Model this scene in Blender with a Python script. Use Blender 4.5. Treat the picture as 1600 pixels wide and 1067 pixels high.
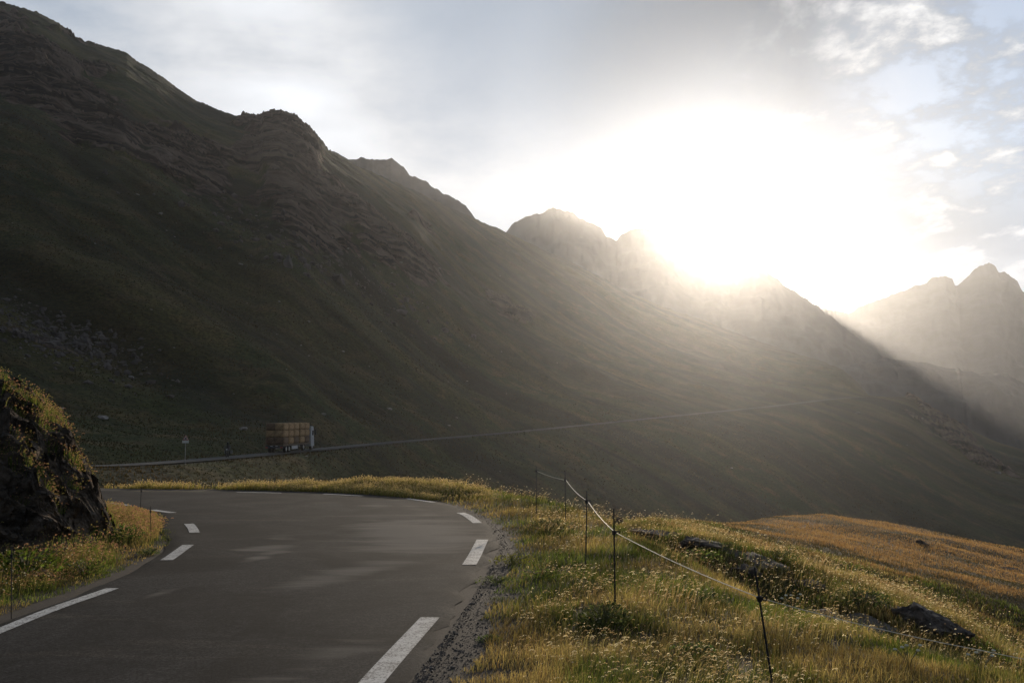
import bpy, math, random
import numpy as np
from mathutils import Vector, Matrix
sc = bpy.context.scene
for o in list(bpy.data.objects): bpy.data.objects.remove(o)
C = sc.collection
R = math.radians
# ------------------------------------------------------------------ camera
FPX, CX, CY, CAMH = 1556.0, 800.0, 533.5, 2.2
PITCH = math.atan(126.5 / FPX)
cam = bpy.data.objects.new('camera', bpy.data.cameras.new('camera')); C.objects.link(cam)
cam.location = (0, 0, CAMH); cam.rotation_euler = (math.pi / 2 + PITCH, 0, 0)
cam.data.sensor_width = 36; cam.data.lens = 36 * FPX / 1600
cam.data.clip_start = 0.1; cam.data.clip_end = 30000
sc.camera = cam
# ------------------------------------------------------------------ light
SUN_AZ, SUN_EL = math.atan((1118 - 800) / FPX), R(10.25)
SV = (math.sin(SUN_AZ) * math.cos(SUN_EL), math.cos(SUN_AZ) * math.cos(SUN_EL), math.sin(SUN_EL))
sl = bpy.data.lights.new('sun', 'SUN'); sl.energy = 5.0; sl.angle = R(0.53); sl.color = (1.0, 0.84, 0.65)
so = bpy.data.objects.new('sun', sl); C.objects.link(so)
so.rotation_euler = Vector(SV).to_track_quat('Z', 'Y').to_euler(); so.location = (200, 900, 400)
vs = sc.view_settings
vs.view_transform = 'Standard'; vs.look = 'None'; vs.gamma = 1; vs.exposure = -0.3
sc.cycles.use_denoising = True
sc.cycles.max_bounces = 6; sc.cycles.diffuse_bounces = 2; sc.cycles.transmission_bounces = 4
sc.cycles.volume_bounces = 0; sc.cycles.sample_clamp_indirect = 4
HAZE = 7.7e-5; HAZE_G = 0.83

class NT:
    def __init__(s, tree): s.t = tree; s.n = tree.nodes; s.l = tree.links
    def set(s, sock, v):
        if isinstance(v, bpy.types.NodeSocket): s.l.new(v, sock)
        elif v is not None: sock.default_value = v
    def m(s, op, a, b=None, c=None, clamp=False):
        n = s.n.new('ShaderNodeMath'); n.operation = op; n.use_clamp = clamp
        s.set(n.inputs[0], a); s.set(n.inputs[1], b)
        if c is not None: s.set(n.inputs[2], c)
        return n.outputs[0]
    def v(s, op, a, b=None):
        n = s.n.new('ShaderNodeVectorMath'); n.operation = op
        s.set(n.inputs[0], a); s.set(n.inputs[1], b)
        return n.outputs['Value'] if op in ('DOT_PRODUCT', 'LENGTH') else n.outputs[0]
    def mix(s, f, a, b, mode='MIX'):
        n = s.n.new('ShaderNodeMix'); n.data_type = 'RGBA'; n.blend_type = mode
        s.set(n.inputs[0], f); s.set(n.inputs[6], col4(a)); s.set(n.inputs[7], col4(b)); return n.outputs[2]
    def noise(s, vec, scale, detail=4, rough=0.55, dist=0.0, dims='3D'):
        n = s.n.new('ShaderNodeTexNoise'); n.noise_dimensions = dims
        s.set(n.inputs['Vector'], vec); n.inputs['Scale'].default_value = scale
        n.inputs['Detail'].default_value = detail; n.inputs['Roughness'].default_value = rough
        n.inputs['Distortion'].default_value = dist; return n.outputs[0]
    def ramp(s, f, a, b, lo=0.0, hi=1.0):
        n = s.n.new('ShaderNodeMapRange'); n.interpolation_type = 'SMOOTHSTEP'
        s.set(n.inputs[0], f)
        for i, q in enumerate((a, b, lo, hi)): n.inputs[i + 1].default_value = q
        return n.outputs[0]
    def sep(s, v):
        n = s.n.new('ShaderNodeSeparateXYZ'); s.set(n.inputs[0], v); return n.outputs
    def comb(s, x, y, z):
        n = s.n.new('ShaderNodeCombineXYZ')
        for i, q in enumerate((x, y, z)): s.set(n.inputs[i], q)
        return n.outputs[0]
    def attr(s, name, col=False):
        n = s.n.new('ShaderNodeAttribute'); n.attribute_name = name
        return n.outputs['Color' if col else 'Fac']
    def pos(s): return s.n.new('ShaderNodeNewGeometry').outputs['Position']
    def obj(s): return s.n.new('ShaderNodeTexCoord').outputs['Object']
    def bump(s, h, strength, dist):
        n = s.n.new('ShaderNodeBump'); n.inputs['Strength'].default_value = strength
        n.inputs['Distance'].default_value = dist; s.set(n.inputs['Height'], h); return n.outputs[0]
def col4(c):
    return (*c, 1.0) if isinstance(c, tuple) and len(c) == 3 else c

def make_world():
    w = bpy.data.worlds.new('World'); sc.world = w; w.use_nodes = True
    w.cycles.sampling_method = 'MANUAL'; w.cycles.sample_map_resolution = 1024
    t = NT(w.node_tree); bg = w.node_tree.nodes['Background']
    sky = t.n.new('ShaderNodeTexSky'); sky.sky_type = 'NISHITA'; sky.sun_disc = False
    sky.sun_elevation = SUN_EL; sky.sun_rotation = SUN_AZ; sky.altitude = 2000; sky.dust_density = 1.5
    D = t.v('NORMALIZE', t.n.new('ShaderNodeTexCoord').outputs['Generated'])
    x, y, z = t.sep(D)
    zz = t.m('ADD', t.m('MAXIMUM', z, 0.0), 0.22)
    P = t.comb(t.m('DIVIDE', x, zz), t.m('DIVIDE', y, zz), 0.0)
    sd = t.m('MAXIMUM', t.v('DOT_PRODUCT', D, SV), 0.0)
    near = t.m('POWER', sd, 9.0); core = t.m('POWER', sd, 90.0)
    n1 = t.noise(t.v('MULTIPLY', P, (1.0, 1.5, 1)), 1.9, 7, 0.58, 0.25)
    n2 = t.noise(t.v('ADD', P, (4.3, 1.7, 0)), 0.9, 4, 0.5)
    n3 = t.noise(t.v('MULTIPLY', P, (1.2, 1.0, 1)), 5.0, 8, 0.58, 0.15)
    # thin cloud sheet lit from behind: radiance follows the angle from the sun
    def dirv(px, py):
        a = (px - CX) / FPX; b = (CY - py) / FPX
        v = Vector((a, math.cos(PITCH) - math.sin(PITCH) * b, math.sin(PITCH) + math.cos(PITCH) * b)); v.normalize(); return tuple(v)
    def blob(px, py, lo, hi):
        return t.ramp(t.v('DOT_PRODUCT', D, dirv(px, py)), lo, hi)
    grey = blob(1000, -80, 0.935, 1.0)
    grey = t.m('MAXIMUM', grey, t.m('MULTIPLY', blob(1400, 200, 0.965, 0.995), 0.85))
    lum = t.m('ADD', 0.97, t.m('MULTIPLY', t.m('SUBTRACT', n1, 0.5), 1.1))
    lum = t.m('ADD', lum, t.m('MULTIPLY', t.m('SUBTRACT', n3, 0.5), 0.7))
    lum = t.m('ADD', lum, t.m('MULTIPLY', blob(620, 230, 0.95, 1.0), 0.38))
    lum = t.m('SUBTRACT', lum, t.m('MULTIPLY', grey, 0.10))
    flat = t.m('SUBTRACT', 0.62, t.m('MULTIPLY', t.m('SUBTRACT', n2, 0.5), 0.25))
    lum = t.m('ADD', t.m('MULTIPLY', lum, t.m('SUBTRACT', 1.0, grey)), t.m('MULTIPLY', flat, grey))
    lum = t.m('MAXIMUM', t.m('SUBTRACT', lum, t.m('MULTIPLY', blob(1230, 190, 0.962, 0.995), 0.40)), 0.10)
    lum = t.m('ADD', lum, t.m('ADD', t.m('MULTIPLY', near, 0.02), t.m('MULTIPLY', core, 0.6)))
    lum = t.m('MULTIPLY', lum, t.m('MULTIPLY', t.ramp(y, -0.9, 0.6, 0.3, 1.0), t.ramp(z, 0.40, 0.75, 1.0, 0.45)))
    ccol = t.mix(t.ramp(lum, 0.4, 1.2), (0.74, 0.94, 1.22), (0.97, 1.0, 1.05))
    cloud = t.v('MULTIPLY', ccol, t.comb(lum, lum, lum))
    skyc = t.v('MULTIPLY', sky.outputs[0], (0.09, 0.1, 0.115))
    blue = t.v('ADD', skyc, (0.46, 0.53, 0.62))
    gap = t.m('MULTIPLY', blob(1570, 60, 0.984, 0.999), t.ramp(n3, 0.42, 0.62, 0.85, 0.0))
    gap = t.m('MULTIPLY', gap, 0.9)
    edge = t.m('MULTIPLY', blob(1560, 100, 0.972, 0.997), t.ramp(n3, 0.48, 0.68))
    cl2 = t.mix(t.m('MULTIPLY', edge, 0.85), cloud, (1.45, 1.47, 1.5))
    w.node_tree.links.new(t.mix(gap, cl2, blue), bg.inputs[0]); bg.inputs[1].default_value = 0.82
make_world()
# ------------------------------------------------------------------ numpy helpers
rng = np.random.default_rng(7)
def hsh(ix, iy, seed):
    h = (ix.astype(np.int64) * 374761393 + iy.astype(np.int64) * 668265263 + seed * 1442695041) & 0x7fffffff
    h = ((h ^ (h >> 13)) * 1274126177) & 0x7fffffff
    return ((h ^ (h >> 16)) & 0xffff) / 65535.0
def vnoise(x, y, seed=0):
    ix = np.floor(x); iy = np.floor(y); fx = x - ix; fy = y - iy
    fx = fx * fx * fx * (fx * (fx * 6 - 15) + 10); fy = fy * fy * fy * (fy * (fy * 6 - 15) + 10)
    a = hsh(ix, iy, seed); b = hsh(ix + 1, iy, seed); c = hsh(ix, iy + 1, seed); d = hsh(ix + 1, iy + 1, seed)
    return (a * (1 - fx) + b * fx) * (1 - fy) + (c * (1 - fx) + d * fx) * fy * 1.0
def fbm(x, y, oct=4, seed=0, gain=0.5):
    s = 0; a = 1; tot = 0
    for i in range(oct):
        s = s + a * (vnoise(x * 2 ** i + 13.7 * i, y * 2 ** i - 7.1 * i, seed + i) - 0.5) * 2; tot += a; a *= gain
    return s / tot
def ridged(x, y, oct=4, seed=0):
    s = 0; a = 1; tot = 0
    for i in range(oct):
        s = s + a * (1 - np.abs(vnoise(x * 2 ** i + 3.7 * i, y * 2 ** i + 9.1 * i, seed + i) * 2 - 1)); tot += a; a *= 0.5
    return s / tot
def smooth(a, b, x):
    t = np.clip((x - a) / (b - a), 0, 1); return t * t * (3 - 2 * t)
def worley(x, y, seed=0):
    ix = np.floor(x); iy = np.floor(y); best = np.full(x.shape, 9.0); sec = np.full(x.shape, 9.0); val = np.zeros(x.shape)
    for dx in (-1, 0, 1):
        for dy in (-1, 0, 1):
            cx = ix + dx; cy = iy + dy
            px = cx + hsh(cx, cy, seed); py = cy + hsh(cx, cy, seed + 5)
            d = (px - x) ** 2 + (py - y) ** 2; v = hsh(cx, cy, seed + 11)
            m = d < best; sec = np.where(m, best, np.minimum(sec, d)); val = np.where(m, v, val); best = np.where(m, d, best)
    return val, np.sqrt(sec) - np.sqrt(best)
def ray(px, py):
    a = (px - CX) / FPX; b = (CY - py) / FPX
    Y = math.cos(PITCH) - math.sin(PITCH) * b
    return a / Y, (math.sin(PITCH) + math.cos(PITCH) * b) / Y        # X/Y, (Z-h)/Y
def P(px, py, d):
    u, t = ray(px, py); return np.array([u * d, d, CAMH + t * d])
def proj(X, Y, Z):
    zc = Z - CAMH; cp, sp = math.cos(PITCH), math.sin(PITCH)
    dep = np.maximum(Y * cp + zc * sp, 0.01); up = -Y * sp + zc * cp
    return CX + FPX * X / dep, CY - FPX * up / dep
def G(px, py):                                                       # point of the level road plane seen at a pixel
    u, t = ray(px, py); d = -CAMH / t; return (u * d, d)
def mesh_np(name, V, quads=None, tris=None, mat=None, smooth_=True, parent=None, attrs=None, cols=None):
    V = np.asarray(V, np.float32).reshape(-1, 3)
    me = bpy.data.meshes.new(name)
    idx = []; tot = []
    if quads is not None and len(quads): idx.append(np.asarray(quads, np.int32).ravel()); tot.append(np.full(len(quads), 4, np.int32))
    if tris is not None and len(tris): idx.append(np.asarray(tris, np.int32).ravel()); tot.append(np.full(len(tris), 3, np.int32))
    idx = np.concatenate(idx); tot = np.concatenate(tot)
    me.vertices.add(len(V)); me.vertices.foreach_set('co', V.ravel())
    me.loops.add(len(idx)); me.loops.foreach_set('vertex_index', idx)
    me.polygons.add(len(tot)); st = np.zeros(len(tot), np.int32); st[1:] = np.cumsum(tot)[:-1]
    me.polygons.foreach_set('loop_start', st); me.polygons.foreach_set('loop_total', tot)
    me.polygons.foreach_set('use_smooth', np.full(len(tot), smooth_, bool))
    for k, a in (attrs or {}).items():
        at = me.attributes.new(k, 'FLOAT', 'POINT'); at.data.foreach_set('value', np.asarray(a, np.float32).ravel())
    if cols is not None:
        at = me.attributes.new('col', 'FLOAT_COLOR', 'POINT')
        cc = np.ones((len(V), 4), np.float32); cc[:, :3] = cols; at.data.foreach_set('color', cc.ravel())
    me.update(calc_edges=True); me.validate()
    if mat: me.materials.append(mat)
    o = bpy.data.objects.new(name, me); C.objects.link(o)
    if parent: o.parent = parent
    return o
def tag(o, label=None, cat=None, group=None, kind=None):
    if label: o['label'] = label
    if cat: o['category'] = cat
    if group: o['group'] = group
    if kind: o['kind'] = kind
    return o
def empty(name, loc, rz=0):
    o = bpy.data.objects.new(name, None); C.objects.link(o); o.location = loc; o.rotation_euler = (0, 0, rz); return o
# ------------------------------------------------------------------ materials
def mat(name, fn):
    m = bpy.data.materials.new(name); m.use_nodes = True; t = NT(m.node_tree)
    b = m.node_tree.nodes['Principled BSDF']; b.inputs['Roughness'].default_value = 0.85
    fn(t, b); return m
def simple(name, c, rough=0.7, metal=0.0, vary=0.25, scale=6.0):
    def f(t, b):
        n = t.noise(t.obj(), scale, 4)
        k = t.ramp(n, 0.3, 0.7, 1 - vary, 1 + vary)
        t.set(b.inputs['Base Color'], t.v('MULTIPLY', tuple(c), t.comb(k, k, k)))
        b.inputs['Roughness'].default_value = rough; b.inputs['Metallic'].default_value = metal
    return mat(name, f)
def f_hill(t, b):
    p = t.pos(); rock = t.attr('rock'); grav = t.attr('gravel')
    big = t.noise(p, 0.012, 5, 0.6); med = t.noise(p, 0.11, 6, 0.65); fine = t.noise(p, 1.3, 5, 0.7)
    g = t.mix(t.ramp(big, 0.4, 0.62), (0.018, 0.023, 0.0055), (0.042, 0.036, 0.011))
    g = t.mix(t.ramp(med, 0.46, 0.66, 0, 0.8), g, (0.062, 0.044, 0.018))
    g = t.mix(t.ramp(t.noise(t.v('ADD', p, (50, 9, 3)), 0.30, 6, 0.7), 0.62, 0.70, 0, 0.3), g, (0.065, 0.055, 0.042))
    fm = t.ramp(fine, 0.30, 0.70, 0.45, 1.6); g = t.v('MULTIPLY', g, t.comb(fm, fm, fm))
    X3, Y3, Z3 = t.sep(p); qq = t.m('ADD', t.m('MULTIPLY', X3, .465), t.m('MULTIPLY', Y3, .885)); warp = t.m('MULTIPLY', t.noise(p, .025, 3, .5), 26.0)
    sv = t.m('ADD', t.m('ADD', t.m('MULTIPLY', Z3, .8), t.m('MULTIPLY', qq, .42)), warp)
    st = t.noise(t.comb(t.m('MULTIPLY', t.attr('strata'), .42), t.m('MULTIPLY', qq, .03), t.m('MULTIPLY', Z3, .05)), 1.0, 6, 0.68, 0.35)
    r = t.mix(t.ramp(st, 0.42, 0.60), (0.018, 0.014, 0.012), (0.17, 0.125, 0.095))
    r = t.mix(t.ramp(med, 0.5, 0.7, 0, 0.6), r, (0.085, 0.052, 0.042))
    rk = t.ramp(t.m('ADD', rock, t.m('MULTIPLY', t.m('SUBTRACT', med, 0.5), 0.9)), 0.40, 0.56)
    gl = t.noise(t.comb(t.m('MULTIPLY', qq, .035), t.m('MULTIPLY', t.m('ADD', X3, t.m('MULTIPLY', Z3, 1.3)), .006), 0.0), 1.0, 6, .65, .3)
    kk = t.ramp(gl, .38, .62, .5, 1.6); g = t.v('MULTIPLY', g, t.comb(kk, kk, kk))
    c = t.mix(rk, g, r)
    c = t.mix(grav, c, (0.062, 0.055, 0.045))
    t.set(b.inputs['Base Color'], c)
    h = t.m('ADD', t.m('MULTIPLY', med, 1.6), t.m('MULTIPLY', fine, 0.35))
    h = t.m('ADD', h, t.m('MULTIPLY', t.m('MULTIPLY', st, rk), 3.0))
    t.set(b.inputs['Normal'], t.bump(h, 0.7, 1.0)); b.inputs['Roughness'].default_value = 0.95
    b.inputs['Specular IOR Level'].default_value = 0.15
M_hill = mat('hill_grass_and_rock', f_hill)
def f_ground(t, b):
    p = t.pos(); grav = t.attr('gravel'); rock = t.attr('rock')
    med = t.noise(p, 0.55, 5, 0.6); fine = t.noise(p, 9, 5, 0.7); peb = t.noise(p, 48, 4, 0.85)
    g = t.mix(t.ramp(med, 0.4, 0.6), (0.035, 0.036, 0.014), (0.080, 0.055, 0.025)); g = t.mix(t.ramp(t.noise(p, .16, 4, .6), .45, .6, 0, .7), g, (.10, .062, .03))
    g = t.mix(t.ramp(fine, 0.45, 0.6, 0, 0.7), g, (0.05, 0.038, 0.026))
    q = t.mix(t.ramp(peb, 0.35, 0.68), (0.020, 0.0165, 0.014), (0.062, 0.049, 0.041))
    c = t.mix(t.ramp(t.m('ADD', grav, t.m('MULTIPLY', t.m('SUBTRACT', fine, 0.5), 0.9)), 0.42, 0.58), g, q)
    rr = t.mix(fine, (0.035, 0.03, 0.026), (0.14, 0.125, 0.11))
    c = t.mix(t.ramp(t.m('ADD', rock, t.m('MULTIPLY', t.m('SUBTRACT', fine, 0.5), 1.2)), 0.42, 0.55), c, rr)
    t.set(b.inputs['Base Color'], c); b.inputs['Roughness'].default_value = 0.95
    t.set(b.inputs['Normal'], t.bump(t.m('ADD', t.m('MULTIPLY', fine, .3), t.m('MULTIPLY', peb, 0.5)), 0.6, 0.012))
    b.inputs['Specular IOR Level'].default_value = 0.2
M_ground = mat('verge_soil', f_ground)
def f_mtn(t, b):
    p = t.pos()
    n = t.noise(t.v('MULTIPLY', p, (1, 1, 2.2)), 0.008, 9, 0.65, 0.4); n2 = t.noise(p, 0.05, 6, 0.7)
    c = t.mix(t.ramp(n, 0.35, 0.65), (0.045, 0.047, 0.052), (0.070, 0.071, 0.076))
    c = t.mix(t.ramp(n2, 0.45, 0.65, 0, 0.5), c, (0.045, 0.048, 0.035))
    t.set(b.inputs['Base Color'], c); b.inputs['Roughness'].default_value = 1.0
    b.inputs['Specular IOR Level'].default_value = 0.1
    t.set(b.inputs['Normal'], t.bump(t.m('ADD', n, t.m('MULTIPLY', n2, 0.3)), 0.5, 8))
M_mtn = mat('mountain_rock', f_mtn)
def f_asph(t, b):
    p = t.pos()
    st = t.noise(t.v('MULTIPLY', p, (0.75, 0.55, 1)), 0.8, 6, 0.62, 0.9)
    st2 = t.noise(t.v('ADD', t.v('MULTIPLY', p, (0.55, 1.8, 1)), (7, 3, 0)), 0.6, 5, 0.6, 0.5)
    gr = t.noise(p, 32, 4, 0.9); md = t.noise(p, 9, 6, 0.75)
    c = t.mix(t.ramp(st, 0.36, 0.66), (0.0062, 0.0065, 0.0072), (0.021, 0.0208, 0.0212))
    c = t.mix(t.ramp(st2, 0.55, 0.72, 0, 0.5), c, (0.045, 0.039, 0.033))
    x, y, z = t.sep(p)
    k = t.m('MULTIPLY', t.ramp(gr, 0.36, 0.66, 0.2, 2.3), t.ramp(md, 0.34, 0.66, 0.65, 1.4))
    c = t.v('MULTIPLY', c, t.comb(k, k, k))
    pale_patch = t.attr('pale_patch')
    c = t.mix(t.m('MULTIPLY', t.ramp(t.m('ADD', pale_patch, t.m('MULTIPLY', t.m('SUBTRACT', st2, 0.5), 1.6)), 0.28, 0.8), 0.8), c, (0.13, 0.117, 0.104))
    t.set(b.inputs['Base Color'], c)
    b.inputs['Roughness'].default_value = 0.9; b.inputs['Specular IOR Level'].default_value = 0.08
    t.set(b.inputs['Normal'], t.bump(t.m('ADD', gr, t.m('MULTIPLY', md, 0.5)), 0.55, 0.012))
M_asph = mat('asphalt', f_asph)
def f_paint(t, b):
    p = t.pos(); n = t.noise(p, 34, 6, 0.85); n2 = t.noise(p, 5, 4, 0.7)
    c = t.mix(t.ramp(t.m('ADD', n, t.m('MULTIPLY', n2, 0.35)), 0.63, 0.76), (0.52, 0.51, 0.49), (0.10, 0.092, 0.085))
    g = t.ramp(t.noise(p, 160, 2, 0.7), 0.3, 0.7, 0.8, 1.1); c = t.v('MULTIPLY', c, t.comb(g, g, g))
    t.set(b.inputs['Base Color'], c); b.inputs['Roughness'].default_value = 0.75
M_paint = mat('road_paint', f_paint)
def f_rock(t, b):
    p = t.pos()
    n = t.noise(t.v('MULTIPLY', p, (1.0, 1.0, 2.0)), 1.6, 8, 0.68, 0.5); n2 = t.noise(p, 9, 7, 0.75)
    c = t.mix(t.ramp(n, 0.38, 0.62), (0.045, 0.036, 0.029), (0.16, 0.125, 0.095))
    c = t.mix(t.ramp(n2, 0.52, 0.66, 0, 0.7), c, (0.17, 0.155, 0.145))
    c = t.mix(t.ramp(t.noise(t.v('ADD', p, (9, 2, 5)), 2.4, 5, 0.7), 0.58, 0.68, 0, 0.8), c, (0.11, 0.065, 0.03))
    t.set(b.inputs['Base Color'], c); b.inputs['Roughness'].default_value = 1.0; b.inputs['Specular IOR Level'].default_value = 0.05
    t.set(b.inputs['Normal'], t.bump(t.m('ADD', t.m('MULTIPLY', n, 2), n2), 1.0, 0.10))
M_rock = mat('bank_rock', f_rock)
def f_veg(t, b):
    c = t.attr('col', True)
    t.set(b.inputs['Base Color'], c); b.inputs['Roughness'].default_value = 0.7
    b.inputs['Specular IOR Level'].default_value = 0.12
    tr = t.n.new('ShaderNodeBsdfTranslucent')
    t.set(tr.inputs['Color'], t.v('MULTIPLY', c, (1.6, 1.5, 1.1)))
    mx = t.n.new('ShaderNodeMixShader'); mx.inputs[0].default_value = 0.5
    t.l.new(b.outputs[0], mx.inputs[1]); t.l.new(tr.outputs[0], mx.inputs[2])
    t.l.new(mx.outputs[0], t.n['Material Output'].inputs[0])
M_veg = mat('foliage', f_veg)
# ------------------------------------------------------------------ terrain rails (px, depth, z) from the camera outwards
PXS = [-900, -300, 0, 150, 300, 450, 600, 700, 800, 900, 1000, 1100, 1200, 1300, 1350, 1400, 1500, 1600, 1900, 2600]
def rail(pts, kind='z'):
    px = [p[0] for p in pts]; dd = [p[1] for p in pts]
    zz = [p[2] if kind == 'z' else CAMH + ray(p[0], p[2])[1] * p[1] for p in pts]
    return np.array([(p - CX) / FPX for p in px]), np.array(dd, float), np.array(zz, float)
nearL = [(-900, 30, 0), (0, 31.5, 0), (600, 30.5, 0.0)]
road_pts = [(-900, 60, 734), (-300, 72, 731), (0, 84, 731), (150, 97, 728), (340, 118, 716), (450, 138, 706), (600, 185, 692), (800, 270, 675), (1000, 370, 655), (1200, 480, 635), (1350, 600, 620)]
spur = [(1400, 640, 617), (1420, 645, 618), (1450, 640, 640), (1500, 630, 665), (1550, 615, 690), (1600, 600, 705), (1900, 520, 800), (2600, 450, 900)]
rails = [
 rail([(-900, 3, 0), (2600, 3, 0)]),
 rail([(-900, 8.4, 0), (800, 8.4, 0), (1000, 8.4, 0), (1200, 8.2, -.12), (1400, 7.8, -.2), (1600, 7.2, -.2), (1900, 6.5, -.3), (2600, 6, -.5)]),
 rail([(-900, 33, .1), (300, 33.5, .12), (600, 33, .15), (700, 32, .15), (800, 29.5, .1), (900, 25, .05), (1000, 18.5, 0.0), (1100, 15.5, -.1), (1200, 13.6, -.33), (1300, 12.3, -.3), (1400, 11.0, -.3), (1500, 10.2, -.3), (1600, 9.5, -.3), (1900, 8.5, -.6), (2600, 8, -1)]),
 rail([(-900, 36, -.6), (700, 35, -.5), (800, 32.5, -.5), (900, 28, -.3), (1000, 20.4, -.32), (1100, 17.6, -.55), (1200, 16.2, -.95), (1300, 15, -1.05), (1400, 13.6, -1.25), (1500, 12.6, -1.4), (1600, 12, -1.5), (1900, 11.5, -2.5), (2600, 11, -3)]),
 rail([(-900, 39, -1.6), (700, 38, -1.5), (800, 36, -1.3), (900, 31.5, -.8), (1000, 22.3, -.12), (1100, 20.3, -.14), (1200, 19.6, -.42), (1300, 18.8, -.86), (1400, 18, -1.12), (1500, 17, -1.42), (1600, 16.2, -1.9), (1900, 15.5, -3), (2600, 15, -4)]),
 rail([(-900, 44, -3), (700, 43, -3), (800, 41, -2.7), (900, 37, -2.1), (1000, 27, -.42), (1100, 28, -1.0), (1200, 29, -1.6), (1300, 30, -2.15), (1400, 28.5, -2.5), (1500, 27.5, -3.0), (1600, 27, -3.6), (1900, 26, -5), (2600, 25, -7)]),
 rail([(-900, 50, -4.2), (600, 52, -5), (700, 52, -5.2), (800, 51, -5.5), (900, 46, -4.5), (1000, 34, -1.25), (1050, 37, -1.35), (1100, 40, -1.62), (1200, 46, -2.15), (1300, 50, -2.55), (1400, 52, -3.15), (1500, 52, -3.8), (1600, 51, -4.35), (1900, 48, -6.5), (2600, 45, -9)]),
 rail([(-900, 56, -4.4), (0, 58, -4.4), (300, 60, -4.6), (450, 66, -5.5), (600, 75, -7), (800, 80, -11), (1000, 75, -12), (1200, 85, -16), (1400, 90, -20), (1600, 90, -22), (2600, 80, -30)]),
 rail([(-900, 58, -4.3), (0, 70, -4.0), (300, 76, -4.1), (450, 92, -5.6), (600, 110, -9), (800, 135, -17), (1000, 170, -26), (1200, 200, -36), (1400, 235, -48), (1600, 250, -58), (1900, 260, -70), (2600, 260, -80)]),
]
ru, rd, rz = rail(road_pts, 'y'); su, sd_, sz_ = rail(spur, 'y')
RU, RD, RZ = np.concatenate([ru, su]), np.concatenate([rd, sd_]), np.concatenate([rz, sz_])
rails.append((RU, RD - 4, RZ - 0.4)); rails.append((RU, RD + 4, RZ + 0.1))
crest = [(-900, 520, 150), (-300, 570, 30), (-100, 590, 0), (0, 600, 10), (38, 600, 20), (72, 600, 38), (100, 600, 60), (115, 600, 66), (140, 600, 71), (165, 598, 78), (182, 597, 84), (198, 597, 95), (212, 596, 104),
 (232, 596, 115), (260, 596, 135), (300, 595, 160), (350, 594, 178), (398, 591, 190), (404, 590, 181), (428, 588, 179), (450, 588, 187), (470, 588, 199), (485, 588, 212), (500, 590, 226), (514, 592, 238), (560, 605, 262),
 (640, 660, 295), (700, 720, 323), (760, 780, 350), (800, 810, 366), (860, 840, 395), (920, 860, 422), (980, 870, 455), (1040, 880, 480), (1100, 880, 500), (1160, 860, 523), (1220, 820, 545), (1280, 760, 563),
 (1318, 720, 577), (1340, 690, 600), (1356, 670, 617), (1400, 700, 640), (1500, 700, 710), (1600, 690, 760), (1900, 640, 900), (2600, 600, 1000)]
cu, cd, cz = rail(crest, 'y')
mid = (cu, np.interp(cu, RU, RD) * 0.45 + cd * 0.55, None)
rails.append((cu, cd, cz))
rails.append((cu, cd + 160, cz - 75)); rails.append((cu, np.full(len(cu), 1500.), np.minimum(cz - 120, -85)))
rails.append((cu, np.full(len(cu), 6000.), np.full(len(cu), -90.)))
NSEG = [10, 75, 20, 22, 40, 40, 10, 12, 110, 14, 430, 14, 16, 10]
K = len(rails); UF = 0.62
th_f = np.arctan(np.linspace(-UF, UF, 1240)); th_l = np.linspace(-math.pi, th_f[0], 90)[:-1]; th_r = np.linspace(th_f[-1], math.pi, 90)[1:]
TH = np.concatenate([th_l, th_f, th_r]); NC = len(TH)
LIM = math.atan(1.05); thc = np.clip(TH, -LIM, LIM); uc = np.tan(thc)
Rk = np.zeros((K, NC)); Zk = np.zeros((K, NC))
for k, (a, d, z) in enumerate(rails):
    Rk[k] = np.interp(uc, a, d) / np.cos(thc); Zk[k] = np.interp(uc, a, z)
w = smooth(LIM, math.pi, np.abs(TH)) * 0.5                           # behind the camera both sides meet
Rk = Rk * (1 - w) + Rk[:, ::-1] * w; Zk = Zk * (1 - w) + Zk[:, ::-1] * w
for k in range(1, K): Rk[k] = np.maximum(Rk[k], Rk[k - 1] + 0.5)
# light smoothing across azimuth for the middle rails
ker = np.hanning(41); ker /= ker.sum()
for k in range(1, 11):
    Rk[k] = np.convolve(np.pad(Rk[k], 20, 'edge'), ker, 'valid'); Zk[k] = np.convolve(np.pad(Zk[k], 20, 'edge'), ker, 'valid')
H = np.diff(Rk, axis=0); DL = np.diff(Zk, axis=0) / H; S = np.zeros((K, NC))
same = DL[:-1] * DL[1:] > 0
hm = 2 * DL[:-1] * DL[1:] / np.where(same, DL[:-1] + DL[1:], 1)
S[1:-1] = np.where(same, hm, 0); S[-1] = 0; SR = S.copy(); SL = S.copy(); kc = K - 4; SL[kc] = DL[kc - 1] * .85; SR[kc] = DL[kc]
rr_, zz_ = [], []
for k in range(K - 1):
    s = np.linspace(0, 1, NSEG[k] + 1)[:-1][:, None] if k < K - 2 else np.linspace(0, 1, NSEG[k] + 1)[:, None] ** 2
    h = H[k][None]
    z = (2 * s**3 - 3 * s**2 + 1) * Zk[k] + (s**3 - 2 * s**2 + s) * h * SR[k] + (-2 * s**3 + 3 * s**2) * Zk[k + 1] + (s**3 - s**2) * h * SL[k + 1]
    rr_.append(Rk[k] + s * h); zz_.append(z)
RR = np.concatenate(rr_); ZZ = np.concatenate(zz_); NR = len(RR)
row0 = np.concatenate([[0], np.cumsum(NSEG)])
XX = RR * np.sin(TH); YY = RR * np.cos(TH)
seg_row = np.repeat(np.arange(K - 1), NSEG); seg_row = np.append(seg_row, K - 2)[:NR]
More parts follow.
